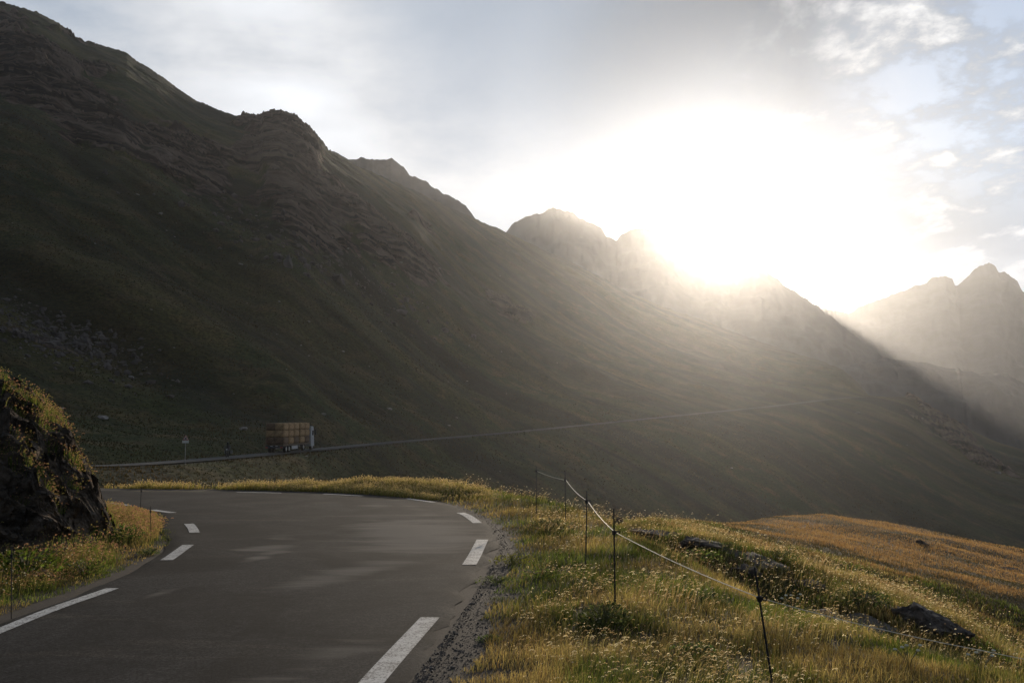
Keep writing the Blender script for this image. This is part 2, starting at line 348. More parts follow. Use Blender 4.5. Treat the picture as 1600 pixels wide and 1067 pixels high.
# --- near road outline (white lines seen in the picture, on the level road plane)
Rl = [G(*p) for p in [(670, 965), (745, 862), (755, 843), (750, 822), (722, 802), (678, 784.5), (637, 779), (570, 774.5), (500, 771.8), (430, 770.2), (330, 769)]]
RightLine = [(-2.6, -14), (-2.0, 0), G(578, 1067)] + Rl + [(-24, 34.5), (-36, 42), (-44, 55), (-47, 70), (-44, 88)]
Ll = [G(*p) for p in [(30, 972), (176, 919), (260, 875), (294, 852), (305, 832), (295, 819), (270, 801.5), (238, 796), (200, 789.5), (170, 785.5)]]
LeftLine = [(-6.9, -14), (-6.0, 0)] + Ll + [(-20, 30), (-32, 37), (-40, 50), (-42.5, 70), (-39.5, 88)]
def resample(pts, n):
    p = np.array(pts, float); 
    for _ in range(3):                                               # Chaikin
        q = np.empty((2 * len(p), 2)); q[0::2] = p; q[1::2] = p
        a = p[:-1] * .75 + p[1:] * .25; b = p[:-1] * .25 + p[1:] * .75
        p = np.concatenate([[p[0]], np.stack([a, b], 1).reshape(-1, 2), [p[-1]]])
    s = np.concatenate([[0], np.cumsum(np.hypot(*np.diff(p, axis=0).T))]); t = np.linspace(0, s[-1], n)
    return np.stack([np.interp(t, s, p[:, 0]), np.interp(t, s, p[:, 1])], 1)
NRD = 420
RLr, LLr = resample(RightLine, NRD), resample(LeftLine, NRD)
def off(line, dist):
    d = np.gradient(line, axis=0); n = np.stack([d[:, 1], -d[:, 0]], 1); n /= np.hypot(*n.T)[:, None]; return line + n * (dist if np.isscalar(dist) else dist[:, None])
ragR = 0.26 + 0.15 * fbm(np.arange(NRD) * 0.35, np.zeros(NRD), 3, 5) + 0.10 * fbm(np.arange(NRD) * 1.1, np.zeros(NRD), 3, 6)
ragL = 0.26 + 0.42 * np.exp(-((LLr[:, 0] - G(298, 824)[0]) ** 2 + (LLr[:, 1] - G(298, 824)[1]) ** 2) / 6) + 0.07 * fbm(np.arange(NRD) * 0.35, np.ones(NRD), 3, 8)
EdgeR = off(RLr, ragR); EdgeL = off(LLr, -ragL)
# far road centre line
far_c = []
for (px, d, py) in road_pts[2:]: far_c.append((*P(px, py, d),))
far_c = np.array(far_c); far_c = np.concatenate([[[-42, 88, -1.6]], far_c[1:]])
p1 = far_c[-1]; far_c = np.concatenate([far_c, [[p1[0] + 32, p1[1] + 40, p1[2] + 1.0], [p1[0] + 60, p1[1] + 110, p1[2] + 1.0]]])
tt = np.concatenate([[0], np.cumsum(np.hypot(*np.diff(far_c[:, :2], axis=0).T))]); tn = np.linspace(0, tt[-1], 320)
def cr(t, x, q):                                                     # smooth interpolation
    m = np.gradient(x, t); i = np.clip(np.searchsorted(t, q) - 1, 0, len(t) - 2); h = t[i + 1] - t[i]; s = (q - t[i]) / h
    return (2*s**3-3*s**2+1)*x[i] + (s**3-2*s**2+s)*h*m[i] + (-2*s**3+3*s**2)*x[i+1] + (s**3-s**2)*h*m[i+1]
FAR = np.stack([cr(tt, far_c[:, i], tn) for i in range(3)], 1)
NEARC = (RLr + LLr) / 2
def dist_line(X, Y, line, half=None, step=1):
    best = np.full(X.shape, 1e9); zb = np.zeros(X.shape)
    L = line[::step]
    for i in range(len(L) - 1):
        a, b = L[i], L[i + 1]; ab = b[:2] - a[:2]; l2 = (ab ** 2).sum()
        s = np.clip(((X - a[0]) * ab[0] + (Y - a[1]) * ab[1]) / l2, 0, 1)
        d = np.hypot(X - a[0] - s * ab[0], Y - a[1] - s * ab[1])
        m = d < best; best = np.where(m, d, best)
        if line.shape[1] > 2: zb = np.where(m, a[2] + s * (b[2] - a[2]), zb)
    return best, zb
near_z = np.zeros(NRD); dcum = np.concatenate([[0], np.cumsum(np.hypot(*np.diff(NEARC, axis=0).T))])
i30 = np.argmin(np.hypot(NEARC[:, 0] + 20, NEARC[:, 1] - 31))
near_z = np.where(dcum > dcum[i30], -1.6 * smooth(dcum[i30], dcum[-1], dcum), 0)
NEARW = (np.hypot(*(RLr - LLr).T)) / 2
NC3 = np.concatenate([NEARC, near_z[:, None]], 1)
def road_half(X, Y):                                                 # distance beyond the asphalt edge, and road height there
    best = np.full(X.shape, 1e9); zb = np.zeros(X.shape)
    for i in range(0, NRD - 3, 3):
        a, b = NC3[i], NC3[i + 3]; ab = b[:2] - a[:2]; l2 = (ab ** 2).sum()
        s = np.clip(((X - a[0]) * ab[0] + (Y - a[1]) * ab[1]) / l2, 0, 1)
        d = np.hypot(X - a[0] - s * ab[0], Y - a[1] - s * ab[1]) - (NEARW[i] + 0.25)
        m = d < best; best = np.where(m, d, best); zb = np.where(m, a[2] + s * (b[2] - a[2]), zb)
    return best, zb
PXg, PYg = proj(XX, YY, ZZ)
infront = YY > 1
rock = np.zeros_like(ZZ); gravel = np.zeros_like(ZZ)
def ell(cx, cy, rx, ry, ang):
    a = R(ang); dx = PXg - cx; dy = PYg - cy
    return np.exp(-(((dx * math.cos(a) + dy * math.sin(a)) / rx) ** 2 + ((-dx * math.sin(a) + dy * math.cos(a)) / ry) ** 2) * 1.2)
# hillside shape noise
rC = Rk[11]; rR = Rk[10]
hill = smooth(rR, rR + 60, RR); up = np.clip((RR - rR) / (rC - rR), 0, 2)
Q = XX * .465 + YY * .885; D_ = XX * .885 - YY * .465
keep = 1 - 0.96 * np.exp(-((up - 1) / 0.13) ** 2)
g1 = ridged(Q / 95 + 0.35 * fbm(Q / 80, D_ / 120, 3, 30), D_ / 420, 3, 31) - 0.5
g2 = fbm(Q / 22, D_ / 60, 4, 33)
dz = hill * keep * (15 * g1 + 3.5 * g2 - 2) + hill * (0.9 * fbm(XX / 7, YY / 7, 3, 35)) * np.clip(RR / 400, .3, 1)
below = smooth(Rk[8], Rk[8] + 30, RR) * smooth(rR - 3, rR - 40, RR)
dz += below * (3.0 * (ridged(Q / 45, D_ / 160, 3, 37) - .6) + 0.8 * fbm(XX / 12, YY / 12, 4, 38))
# crags
sel = infront & (RR > 200)
blobs = [(60, 110, 150, 62, 30, 1.15), (150, 200, 105, 45, 30, 1.0), (290, 245, 120, 58, 38, .95), (440, 240, 75, 70, 45, 1.2), (470, 330, 120, 55, 35, 1.0), (610, 390, 130, 34, 38, .85), (650, 345, 110, 14, 30, .5),
         (800, 480, 90, 18, 30, .5), (70, 520, 130, 26, 22, .75), (190, 580, 110, 22, 30, .6), (1500, 690, 130, 20, 35, .7), (1440, 640, 70, 12, 40, .6), (470, 620, 60, 10, 20, .35)]
for (cx, cy, rx, ry, an, st) in blobs: rock = np.maximum(rock, st * ell(cx, cy, rx, ry, an))
rock = np.where(sel, rock, 0); rock0 = rock.copy()
rock = np.clip(rock + 0.55 * fbm(XX / 22, ZZ / 14, 4, 41) * (rock > 0.1), 0, 1)
rk = smooth(0.38, 0.62, rock) * (rock0 > 0.15)
s_ = ZZ * 0.9 + Q * 0.42 - 0.1 * D_ + 9 * fbm(XX / 60, YY / 60, 3, 43) + 2.2 * fbm(XX / 10, ZZ / 10, 3, 44)
saw = (s_ / 7.5) % 1.0; saw2 = (s_ / 2.6) % 1.0
led = (saw ** 2) * 5.5 + saw2 * 2.0
big_c = 13 * (ridged(Q / 38, ZZ / 50, 3, 45) - .45) * smooth(.5, 1.0, rock0)
cragd = rk * (led + big_c + 3.0 * fbm(Q / 7, ZZ / 6, 4, 46)) * np.clip((RR - 150) / 400, 0.15, 1)
atc = np.exp(-((up - 1) / 0.035) ** 2)
ZN = ZZ + dz + cragd * 0.55 * (1 - 0.75 * atc)
RN = RR - cragd * 0.8 * (1 - 0.5 * atc)
ZN += atc * hill * (3.6 * fbm(TH * 620 + 0 * RR, RR / 60, 4, 48, .6) * (0.12 + rock0))
# near relief
nz = smooth(6, 12, RR) * (1 - smooth(60, 90, RR))
dip = smooth(Rk[2], Rk[3], RR) * (1 - smooth(Rk[5], Rk[6], RR))
right = smooth(0.02, 0.2, np.tan(np.clip(TH, -1.3, 1.3)))
ZN += nz * (0.07 * fbm(XX / 1.7, YY / 1.7, 4, 51) + 0.30 * fbm(XX / 7, YY / 7, 3, 52) * smooth(15, 30, RR) + 0.012 * fbm(XX / 0.35, YY / 0.35, 3, 53))
bankm = right * smooth(Rk[3] - .6, Rk[3] + .3, RR) * (1 - smooth(Rk[4] - .2, Rk[4] + .5, RR))
br = smooth(-.15, .3, fbm(XX / 1.8, YY / 1.8, 4, 54)) * bankm
ZN += br * (0.10 * ((ZN * 6 + XX * 1.2 + fbm(XX, YY, 2, 55)) % 1.0) + 0.12 * fbm(XX / .5, YY / .5, 3, 56))
rock = np.maximum(rock, br * 0.9)
XX = RN * np.sin(TH); YY = RN * np.cos(TH)
# road corridors
nearsel = RR < 110
dn = np.full(XX.shape, 99.0); zr = np.zeros(XX.shape)
a_, b_ = road_half(XX[nearsel], YY[nearsel]); dn[nearsel] = a_; zr[nearsel] = b_
wn = 1 - smooth(0.15, 1.6, dn)
ZN = ZN * (1 - wn) + (zr - 0.035) * wn
shoulder = (1 - smooth(0.35, 1.1, dn + 0.35 * fbm(XX / .8, YY / .8, 3, 57))) * (dn > -0.6)
gravel = np.maximum(gravel, shoulder * np.where((XX > -3) | (YY > 24), 1.0, .6))
ext = (1 - smooth(.2, .8, dn + 0.4 * fbm(XX / .8, YY / .8, 3, 58))) * (YY < 10.8) * (XX > -2); gravel = np.maximum(gravel, ext)
fs = (RR > 80) & infront & (RR < 900)
fd = np.full(XX.shape, 99.0); fz = np.zeros(XX.shape)
a_, b_ = dist_line(XX[fs], YY[fs], FAR, step=4); fd[fs] = a_; fz[fs] = b_
wf = 1 - smooth(3.4, 9.0, fd)
ZN = ZN * (1 - wf) + (fz - 0.12) * wf
gravel = np.maximum(gravel, 0.75 * (1 - smooth(2.4, 3.2, fd + .5 * fbm(XX / 4, YY / 4, 2, 59))))
ZF = ZN
# nearest column lookup of ground height
def hgt(X, Y, A=None):
    A = ZF if A is None else A
    X = np.atleast_1d(np.asarray(X, float)); Y = np.atleast_1d(np.asarray(Y, float))
    th = np.arctan2(X, Y); r = np.hypot(X, Y); ci = np.clip(np.searchsorted(TH, th), 1, NC - 1)
    ci = np.where(np.abs(TH[ci - 1] - th) < np.abs(TH[ci] - th), ci - 1, ci)
    out = np.zeros(len(X)); o = np.argsort(ci); cs = ci[o]; st = np.searchsorted(cs, np.arange(NC + 1))
    for c in np.unique(cs):
        ii = o[st[c]:st[c + 1]]; out[ii] = np.interp(r[ii], RN[:, c], A[:, c])
    return out
def hit(px, py, rmin=5):                                             # first terrain point seen at a pixel
    u, t = ray(px, py); c = np.argmin(np.abs(TH - math.atan(u)))
    tv = (ZF[:, c] - CAMH) / np.maximum(YY[:, c], .1); ok = (RN[:, c] > rmin) & (tv >= t)
    i = np.argmax(ok); d = YY[i, c]; return np.array([u * d, d, CAMH + t * d])
def grid_faces(nr, nc, r0=0, r1=None):
    r1 = nr - 1 if r1 is None else r1
    i = np.arange(r0, r1)[:, None] * nc + np.arange(nc - 1)[None]
    return np.stack([i, i + 1, i + nc + 1, i + nc], -1).reshape(-1, 4)
def terrain(name, ra, rb, mt):
    V = np.stack([XX[ra:rb + 1], YY[ra:rb + 1], ZF[ra:rb + 1]], -1).reshape(-1, 3); n = rb - ra + 1
    F = grid_faces(n, NC)[:, ::-1]; tr = None
    if ra == 0:                                                       # close the disc under the camera
        V = np.concatenate([V, [[0, 0, 0]]]); c = len(V) - 1
        tr = np.stack([np.full(NC - 1, c), np.arange(1, NC), np.arange(NC - 1)], 1)
    at = {'rock': rock[ra:rb + 1].ravel(), 'gravel': gravel[ra:rb + 1].ravel(), 'strata': s_[ra:rb + 1].ravel()}
    if ra == 0: at = {k: np.append(v, 0) for k, v in at.items()}
    return tag(mesh_np(name, V, F, tr, mt, attrs=at), kind='structure')
RV = int(row0[7] + 6)
terrain('ground', 0, RV, M_ground)
terrain('hillside', RV, NR - 1, M_hill)
# ------------------------------------------------------------------ roads
def ribbon(name, A, B, zoff, mt, n=9, parent=None, z=None, thick=0.0):
    t = np.linspace(0, 1, n)[None, :, None]; V = A[:, None] * (1 - t) + B[:, None] * t
    zz = (np.zeros(len(A)) if z is None else z)[:, None, None] + zoff + 0 * t
    V = np.concatenate([V, np.broadcast_to(zz, V.shape[:2] + (1,))], 2).reshape(-1, 3)
    return V, grid_faces(len(A), n)
V, F = ribbon('road', EdgeL, EdgeR, 0.0, None, 41, z=near_z)
pxr, pyr = proj(V[:, 0], V[:, 1], V[:, 2])
pale_patch = np.zeros(len(V))  # lighter tone of the asphalt, in ellipses at set spots
for (cx, cy, rx, ry, a, s) in [(650, 835, 120, 34, 0, .85), (420, 855, 60, 6, -4, .75), (400, 873, 60, 7, -15, .7), (255, 925, 40, 5, -15, .6), (560, 890, 220, 18, -14, .6), (590, 790, 40, 6, 0, .6), (440, 840, 40, 4, 0, .6), (480, 1040, 200, 30, -20, .45), (660, 800, 80, 12, 20, .5)]:
    aa = R(a); c0 = G(cx, cy); dx = pxr - cx; dy = pyr - cy
    pale_patch = np.maximum(pale_patch, s * np.exp(-((dx * math.cos(aa) + dy * math.sin(aa)) / rx) ** 2 - ((-dx * math.sin(aa) + dy * math.cos(aa)) / ry) ** 2))
V[:, 2] += 0.012 * fbm(V[:, 0] / 1.5, V[:, 1] / 1.5, 2, 61) - 1.0 * np.where((np.arange(len(V)) % 41 == 0) | (np.arange(len(V)) % 41 == 40), 0.03, 0)
road = tag(mesh_np('road', V, F, None, M_asph, attrs={'pale_patch': pale_patch}), kind='structure')
def line_part(name, pts, width, zoff=0.006, z=0.0):
    p = resample(pts, max(8, int(12 * len(pts)))); a = off(p, -width / 2); b = off(p, width / 2)
    V, F = ribbon(name, a, b, zoff, None, 3); 
    V[:, 2] += 0.012 * fbm(V[:, 0] / 1.5, V[:, 1] / 1.5, 2, 61)
    return mesh_np(name, V, F, None, M_paint, parent=road)
for pts, w_ in [([G(500, 1160), G(578, 1067), G(672, 964)], .22), ([G(733, 882), G(745, 862), G(754, 843)], .22), ([G(746, 817), G(735, 808), G(719, 801)], .2), ([G(678, 784.5), G(637, 779)], .18), ([G(566, 774.3), G(505, 772)], .16),
                ([G(440, 770.3), G(370, 769.2)], .16), ([G(-60, 1010), G(30, 972), G(110, 942), G(176, 919)], .17), ([G(260, 875), G(278, 863), G(294, 852)], .2), ([G(304, 832), G(301, 825), G(295, 819)], .2),
                ([G(270, 801.5), G(238, 796)], .2), ([G(200, 789.5), G(165, 785)], .2)]:
    line_part('edge_line', pts, w_)
fa, fb = off(FAR[:, :2], -1.9), off(FAR[:, :2], 2.1)
V, F = ribbon('r', fa, fb, 0.03, None, 7, z=FAR[:, 2])
M_asph2 = simple('distant_asphalt', (0.042, 0.041, 0.036), 0.95, 0, .15, .3)
tag(mesh_np('road', V, F, None, M_asph2), kind='structure')
# ------------------------------------------------------------------ far mountains
def mountain(name, pts, d, foot, front, back, seed, jag=1.5, dfun=None, cliff=1.0, nrow=90, dpx=2.2, amp=.035):
    pts = np.array(pts, float); px = np.arange(pts[0, 0], pts[-1, 0], dpx); py = np.interp(px, pts[:, 0], pts[:, 1])
    py = py + jag * fbm(px / 9, px * 0 + seed, 4, seed, .6) - jag * .5 * np.abs(fbm(px / 25, px * 0, 2, seed + 3))
    dd = np.full(len(px), float(d)) if dfun is None else dfun(px)
    b = (CY - py) / FPX; Yc = math.cos(PITCH) - math.sin(PITCH) * b
    u = (px - CX) / FPX / Yc; t = (math.sin(PITCH) + math.cos(PITCH) * b) / Yc
    X = u * dd; Z = CAMH + t * dd; hgt_ = Z - foot
    s = np.concatenate([-np.linspace(1, 0, nrow) ** 1.4, (np.linspace(0, 1, 26) ** 1.3)[1:]])[:, None]
    off_ = np.where(s < 0, s * front, s * back)
    prof = 1 - np.abs(s) ** cliff
    Zm = foot + hgt_[None] * prof; Ym = dd[None] + off_; Xm = X[None] * (Ym / dd[None]) ** 0.9
    fade = np.clip(np.abs(s) * 9, 0, 1)
    rg = ridged(Xm / (front * .30), Ym / (front * .6), 5, seed + 9) - .55
    nn = fade * (1 - np.abs(s) ** 3) * hgt_[None] * (amp * 2.2 * rg + amp * fbm(Xm / (front * .06), Zm / (front * .05), 5, seed + 20))
    Zm = Zm + nn * .8; Ym = Ym - nn * .6
    V = np.stack([Xm, Ym, Zm], -1).reshape(-1, 3); n = len(s)
    return tag(mesh_np(name, V, grid_faces(n, len(px)), None, M_mtn), kind='structure')
mountain('mountain', [(380, 190), (500, 236), (512, 237), (530, 241), (545, 251), (565, 246), (585, 252), (590, 250), (612, 249), (630, 262), (640, 274), (665, 284), (690, 302), (715, 313), (728, 322), (745, 345), (757, 351), (800, 400), (900, 450)],
         1000, -60, 250, 300, 101, 3.0, nrow=70, dpx=1.5)
mountain('mountain', [(560, 420), (700, 400), (790, 366), (800, 352), (815, 342), (830, 337), (845, 333), (862, 326), (880, 330), (895, 332), (905, 342), (925, 348), (940, 358), (950, 372), (962, 377), (972, 366), (985, 359), (1005, 358), (1022, 364),
          (1042, 385), (1060, 400), (1085, 416), (1110, 426), (1135, 428), (1155, 422), (1170, 419), (1185, 416), (1200, 427), (1215, 437), (1228, 448), (1245, 458), (1262, 470), (1280, 482), (1305, 500), (1330, 520), (1360, 545), (1390, 566), (1450, 610), (1560, 680)],
         1500, -80, 480, 300, 131, 3.5, nrow=90)
mountain('mountain', [(1180, 560), (1240, 480), (1285, 483), (1330, 489), (1340, 481), (1362, 474), (1385, 464), (1400, 461), (1430, 447), (1448, 444), (1456, 433), (1480, 434), (1488, 436), (1492, 446), (1502, 443), (1512, 430), (1530, 416), (1545, 412), (1556, 416),
          (1562, 428), (1570, 427), (1590, 440), (1597, 455), (1640, 470), (1720, 520), (1850, 500), (2000, 560), (2300, 620)],
         1920, -80, 560, 300, 151, 3.2, nrow=90)
mountain('mountain', [(1180, 640), (1260, 600), (1310, 578), (1340, 571), (1390, 567), (1440, 569), (1462, 573), (1470, 576), (1490, 578), (1493, 574), (1500, 582), (1530, 586), (1545, 587), (1575, 594), (1590, 600), (1602, 608), (1650, 640), (1750, 690), (1900, 760)],
         980, -85, 250, 400, 171, 1.2, cliff=2.2, nrow=90, dpx=1.5, amp=.05)
# low ridge at right beyond the spur
mountain('hill', [(1450, 690), (1500, 672), (1560, 672), (1620, 676), (1750, 700), (1900, 760)], 900, -85, 260, 200, 181, .6, cliff=1.6, nrow=50, dpx=2, amp=.03)
#@@OBJECTS
# ------------------------------------------------------------------ shape helpers for objects
class MB:
    def __init__(s): s.V = []; s.Q = []; s.T = []; s.n = 0
    def add(s, V, Q=(), T=()):
        V = np.asarray(V, float).reshape(-1, 3); s.V.append(V)
        if len(Q): s.Q.append(np.asarray(Q) + s.n)
        if len(T): s.T.append(np.asarray(T) + s.n)
        s.n += len(V); return s
    def box(s, c, d, rot=None, taper=1.0):
        V, F = box_np(-.5, .5, -.5, .5, -.5, .5); V = np.array(V) * np.array(d)
        V[4:, :2] *= taper
        if rot is not None: V = V @ np.array(Matrix(rot).to_3x3()).T
        return s.add(V + np.array(c), F)
    def tube(s, pts, rad, n=8, cap=True):
        pts = np.array(pts, float); m = len(pts); rad = np.full(m, rad) if np.isscalar(rad) else np.array(rad)
        tg = np.gradient(pts, axis=0); V = []
        for i in range(m):
            d = Vector(tg[i]).normalized(); a = d.orthogonal().normalized() if i == 0 else (pa - d * pa.dot(d)).normalized()
            pa = a; b = d.cross(a)
            for k in range(n):
                an = 2 * math.pi * k / n; V.append(np.array(pts[i]) + rad[i] * (math.cos(an) * np.array(a) + math.sin(an) * np.array(b)))
        Q = [(i * n + k, i * n + (k + 1) % n, (i + 1) * n + (k + 1) % n, (i + 1) * n + k) for i in range(m - 1) for k in range(n)]
        T = []
        if cap:
            V += [pts[0], pts[-1]]; c0, c1 = m * n, m * n + 1
            T = [(c0, (k + 1) % n, k) for k in range(n)] + [(c1, (m - 1) * n + k, (m - 1) * n + (k + 1) % n) for k in range(n)]
        return s.add(V, Q, T)
    def disc(s, c, ax, r, w, n=20):                                  # short cylinder centred on c along ax
        ax = Vector(ax).normalized(); c = np.array(c, float); a = np.array(ax)
        return s.tube([c - a * w / 2, c - a * w * .3, c + a * w * .3, c + a * w / 2], [r * .93, r, r, r * .93], n)
    def ring(s, c, ax, r, w, n=20, m=8):
        ax = Vector(ax).normalized(); e1 = ax.orthogonal().normalized(); e2 = ax.cross(e1); V = []
        for i in range(n):
            t = 2 * math.pi * i / n; d = e1 * math.cos(t) + e2 * math.sin(t)
            for k in range(m):
                q = 2 * math.pi * k / m; V.append(np.array(c) + np.array(d * (r + w * math.cos(q)) + ax * (w * math.sin(q))))
        Q = [(i * m + k, ((i + 1) % n) * m + k, ((i + 1) % n) * m + (k + 1) % m, i * m + (k + 1) % m) for i in range(n) for k in range(m)]
        return s.add(V, Q)
    def build(s, name, mt, parent=None, smooth_=False):
        Q = np.concatenate(s.Q) if s.Q else None; T = np.concatenate(s.T) if s.T else None
        return mesh_np(name, np.concatenate(s.V), Q, T, mt, smooth_, parent)
def box_np(x0, x1, y0, y1, z0, z1):
    V = [(x, y, z) for z in (z0, z1) for y in (y0, y1) for x in (x0, x1)]
    return V, [(0, 2, 3, 1), (4, 5, 7, 6), (0, 1, 5, 4), (2, 6, 7, 3), (0, 4, 6, 2), (1, 3, 7, 5)]
import bmesh
def ico(sub):
    bm = bmesh.new(); bmesh.ops.create_icosphere(bm, subdivisions=sub, radius=1)
    V = np.array([v.co[:] for v in bm.verts]); T = np.array([[v.index for v in f.verts] for f in bm.faces]); bm.free(); return V, T
ICO = {k: ico(k) for k in (1, 2, 3, 4, 5)}
def rock_shape(seed, sub=3, planes=14, rough=.05):
    r = np.random.default_rng(seed); V, T = ICO[sub]; V = V.copy()
    for _ in range(planes):
        n = r.normal(size=3); n /= np.linalg.norm(n); c = r.uniform(.55, .85); V -= np.maximum(V @ n - c, 0)[:, None] * n
    V += V * (rough * fbm(V[:, 0] * 3 + seed, V[:, 1] * 3 + V[:, 2] * 2, 4, seed))[:, None]
    return V, T
# ------------------------------------------------------------------ rock outcrop inside the bend
FOOT = np.array([(-36, 9), (-24, 11.5), (-16, 13.2), (-11.5, 14.3), (-9.4, 15.2), (-8.3, 15.7), (-7.5, 15.9), (-7.15, 16.5), (-7.2, 17.6), (-7.35, 19), (-7.9, 20.4), (-8.9, 21.8), (-10.6, 23.2), (-14, 24.8), (-19, 26.0), (-26, 29), (-36, 33)], float)
def inside_dist(X, Y):
    d, _ = dist_line(X, Y, FOOT)
    c = np.zeros(X.shape, bool); L = np.concatenate([FOOT, [[-60, 33], [-60, 9]]]); n = len(L)
    for i in range(n):
        x1, y1 = L[i]; x2, y2 = L[(i + 1) % n]
        if y1 == y2: continue
        c ^= ((y1 > Y) != (y2 > Y)) & (X < (x2 - x1) * (Y - y1) / (y2 - y1) + x1)
    return np.where(c, d, -d)
def bank_z(X, Y, detail=True):
    s = inside_dist(X, Y)
    if detail: s = s + 0.30 * fbm(X / 1.3, Y / 1.3, 3, 201) + 0.05
    z = np.where(s < 0, s * 3, np.where(s < 1.1, s * 1.78, np.where(s < 2.2, 1.958 + (s - 1.1) * .81, 2.85 + (s - 2.2) * .05)))
    if detail:
        v, e = worley(X / .62 + .3 * fbm(X, Y, 2, 203), Y / .62 + z * .8, 205); z = z + (v - .5) * .42 * smooth(0, .5, s) * smooth(4.2, 2.2, s)
        z = z + .18 * fbm(X / .45, Y / .45 + z, 4, 207) * smooth(0, .4, s)
    return z
gx = np.concatenate([np.linspace(-34, -12.2, 90), np.linspace(-12, -6.6, 240)]); gy = np.concatenate([np.linspace(10, 13.9, 30), np.linspace(14, 25.5, 420), np.linspace(25.6, 31, 30)])
BX, BY = np.meshgrid(gx, gy); BZ = bank_z(BX, BY)
st = (BZ * .8 + BX * .55 + BY * .25 + .35 * fbm(BX / 1.2, BY / 1.2, 3, 211)) / .42
led = (st % 1.0); st2 = (st * 3.3 + 2 * fbm(BX / .5, BY / .5, 2, 212)) % 1.0
am = smooth(.1, .6, BZ); push = am * (.30 * led ** 1.5 + .07 * st2 + .12 * fbm(BX / .3, BZ / .3, 3, 213)) * (BX > -12.5)
BX2 = BX + push * .62; BY2 = BY - push * .78
V = np.stack([BX2, BY2, BZ - .05], -1).reshape(-1, 3)
F = grid_faces(len(gy), len(gx)); keepf = (BZ.ravel()[F] > -.6).all(1)
tag(mesh_np('rock_outcrop', V, F[keepf], None, M_rock, smooth_=False), 'dark layered rock outcrop rising from the verge on the inside of the bend', 'rock')
# ------------------------------------------------------------------ grass and flowers
def blades(name, X, Y, Z, h, w, lx, ly, cb, ct, bend=.55, mt=None, head=None, headc=None, parent=None):
    n = len(X); a = rng.uniform(0, math.pi, n); wx = np.cos(a) * w / 2; wy = np.sin(a) * w / 2
    base = np.stack([X, Y, Z - .01], 1); W = np.stack([wx, wy, 0 * wx], 1); L = np.stack([lx, ly, 0 * lx], 1)
    up = np.array([0, 0, 1.0])
    p1 = base + L * (h * bend * .30)[:, None] + up * (h * .55)[:, None]; p2 = base + L * (h * bend)[:, None] * 1.0 + up * (h * (1 - .25 * np.hypot(lx, ly)))[:, None]
    V = np.stack([base - W, base + W, p1 + W * .8, p1 - W * .8, p2], 1)
    i = np.arange(n)[:, None] * 5
    Q = i + np.array([0, 1, 2, 3]); T = i + np.array([3, 2, 4])
    cc = np.stack([cb, cb, (cb + ct) / 2, (cb + ct) / 2, ct], 1).reshape(-1, 3); V = V.reshape(-1, 3)
    if head is not None:                                             # drooping panicle of small spikelets at the tip
        k = 6; m = n * k; t = np.tile(np.linspace(.0, 1, k), n); rep = np.repeat(np.arange(n), k)
        dirh = L[rep] * .9 + up * (.75 - 1.1 * t)[:, None] * .8
        pos = p2[rep] + (L[rep] * t[:, None] * .8 + up * (.7 * t - .55 * t * t)[:, None]) * head[rep][:, None]
        r = rng.normal(size=(m, 3)) * .24; sd = (r + dirh); sd /= np.linalg.norm(sd, axis=1)[:, None]
        ln = head[rep] * .28; r2 = np.cross(sd, rng.normal(size=(m, 3))); r2 /= np.linalg.norm(r2, axis=1)[:, None] + 1e-6
        wd = np.maximum(ln * .16, w[rep] * .8)
        VV = np.stack([pos, pos + sd * (ln * .5)[:, None] + r2 * wd[:, None], pos + sd * ln[:, None], pos + sd * (ln * .5)[:, None] - r2 * wd[:, None]], 1).reshape(-1, 3)
        Q2 = len(V) + np.arange(m)[:, None] * 4 + np.arange(4)
        V = np.concatenate([V, VV]); Q = np.concatenate([Q, Q2]); cc = np.concatenate([cc, np.repeat(headc[rep], 4, 0)])
    return mesh_np(name, V, Q, T, mt or M_veg, False, parent, cols=cc)
def cols(n, palette, weights, jit=.25):
    p = np.array(palette)[rng.choice(len(palette), n, p=np.array(weights) / sum(weights))]
    return p * (1 + rng.uniform(-jit, jit, (n, 1)))
def scatter(n, u0, u1, r0, r1, power=0.0):
    u = rng.uniform(u0, u1, n); q = rng.uniform(0, 1, n); r = r0 * (r1 / r0) ** (q ** (1 - power)); th = np.arctan(u)
    return r * np.sin(th), r * np.cos(th)
WIND = np.array([.75, .15])
GRN = [(.10, .13, .03), (.16, .16, .04), (.07, .09, .02), (.22, .17, .07), (.28, .19, .09)]
def place(X, Y):
    d, _ = road_half(X, Y); return d
def lean(n, k=.5, wind=.35):
    return WIND[0] * wind + rng.normal(size=n) * k * .5, WIND[1] * wind + rng.normal(size=n) * k * .5
# short turf
X, Y = scatter(330000, -.60, .60, 6.9, 36); d = place(X, Y); s = inside_dist(X, Y)
clump = fbm(X / .45, Y / .45, 3, 301); grn = fbm(X / 1.1, Y / 1.1, 3, 303)
gz = ((X > -3) & (Y < 11.5)) * .22 + ((X > -3) & (Y >= 11.5)) * .08 + .06
ok = (d > gz * (1 + .9 * clump)) & (s < .1) & (clump > -.55) & ((hgt(X, Y, rock) < .4) | (rng.uniform(size=len(X)) < .3))
X, Y, clump, grn, d = X[ok], Y[ok], clump[ok], grn[ok], d[ok]; n = len(X); Z = hgt(X, Y); rr = np.hypot(X, Y)
h = rng.uniform(.04, .12, n) * (1 + .9 * np.clip(clump + .2, 0, 1)) * np.clip(.45 + d, .5, 1.3); lx, ly = lean(n, 1.2, .2)
cg = cols(n, [(.07, .105, .022), (.12, .14, .03), (.045, .065, .015)], [3, 2, 3]); cy = cols(n, [(.25, .205, .08), (.30, .235, .11), (.19, .13, .055)], [3, 2, 2]); mx = smooth(-.25, .3, grn + rng.normal(size=n) * .15)[:, None]
ct = cg * (1 - mx) + cy * mx
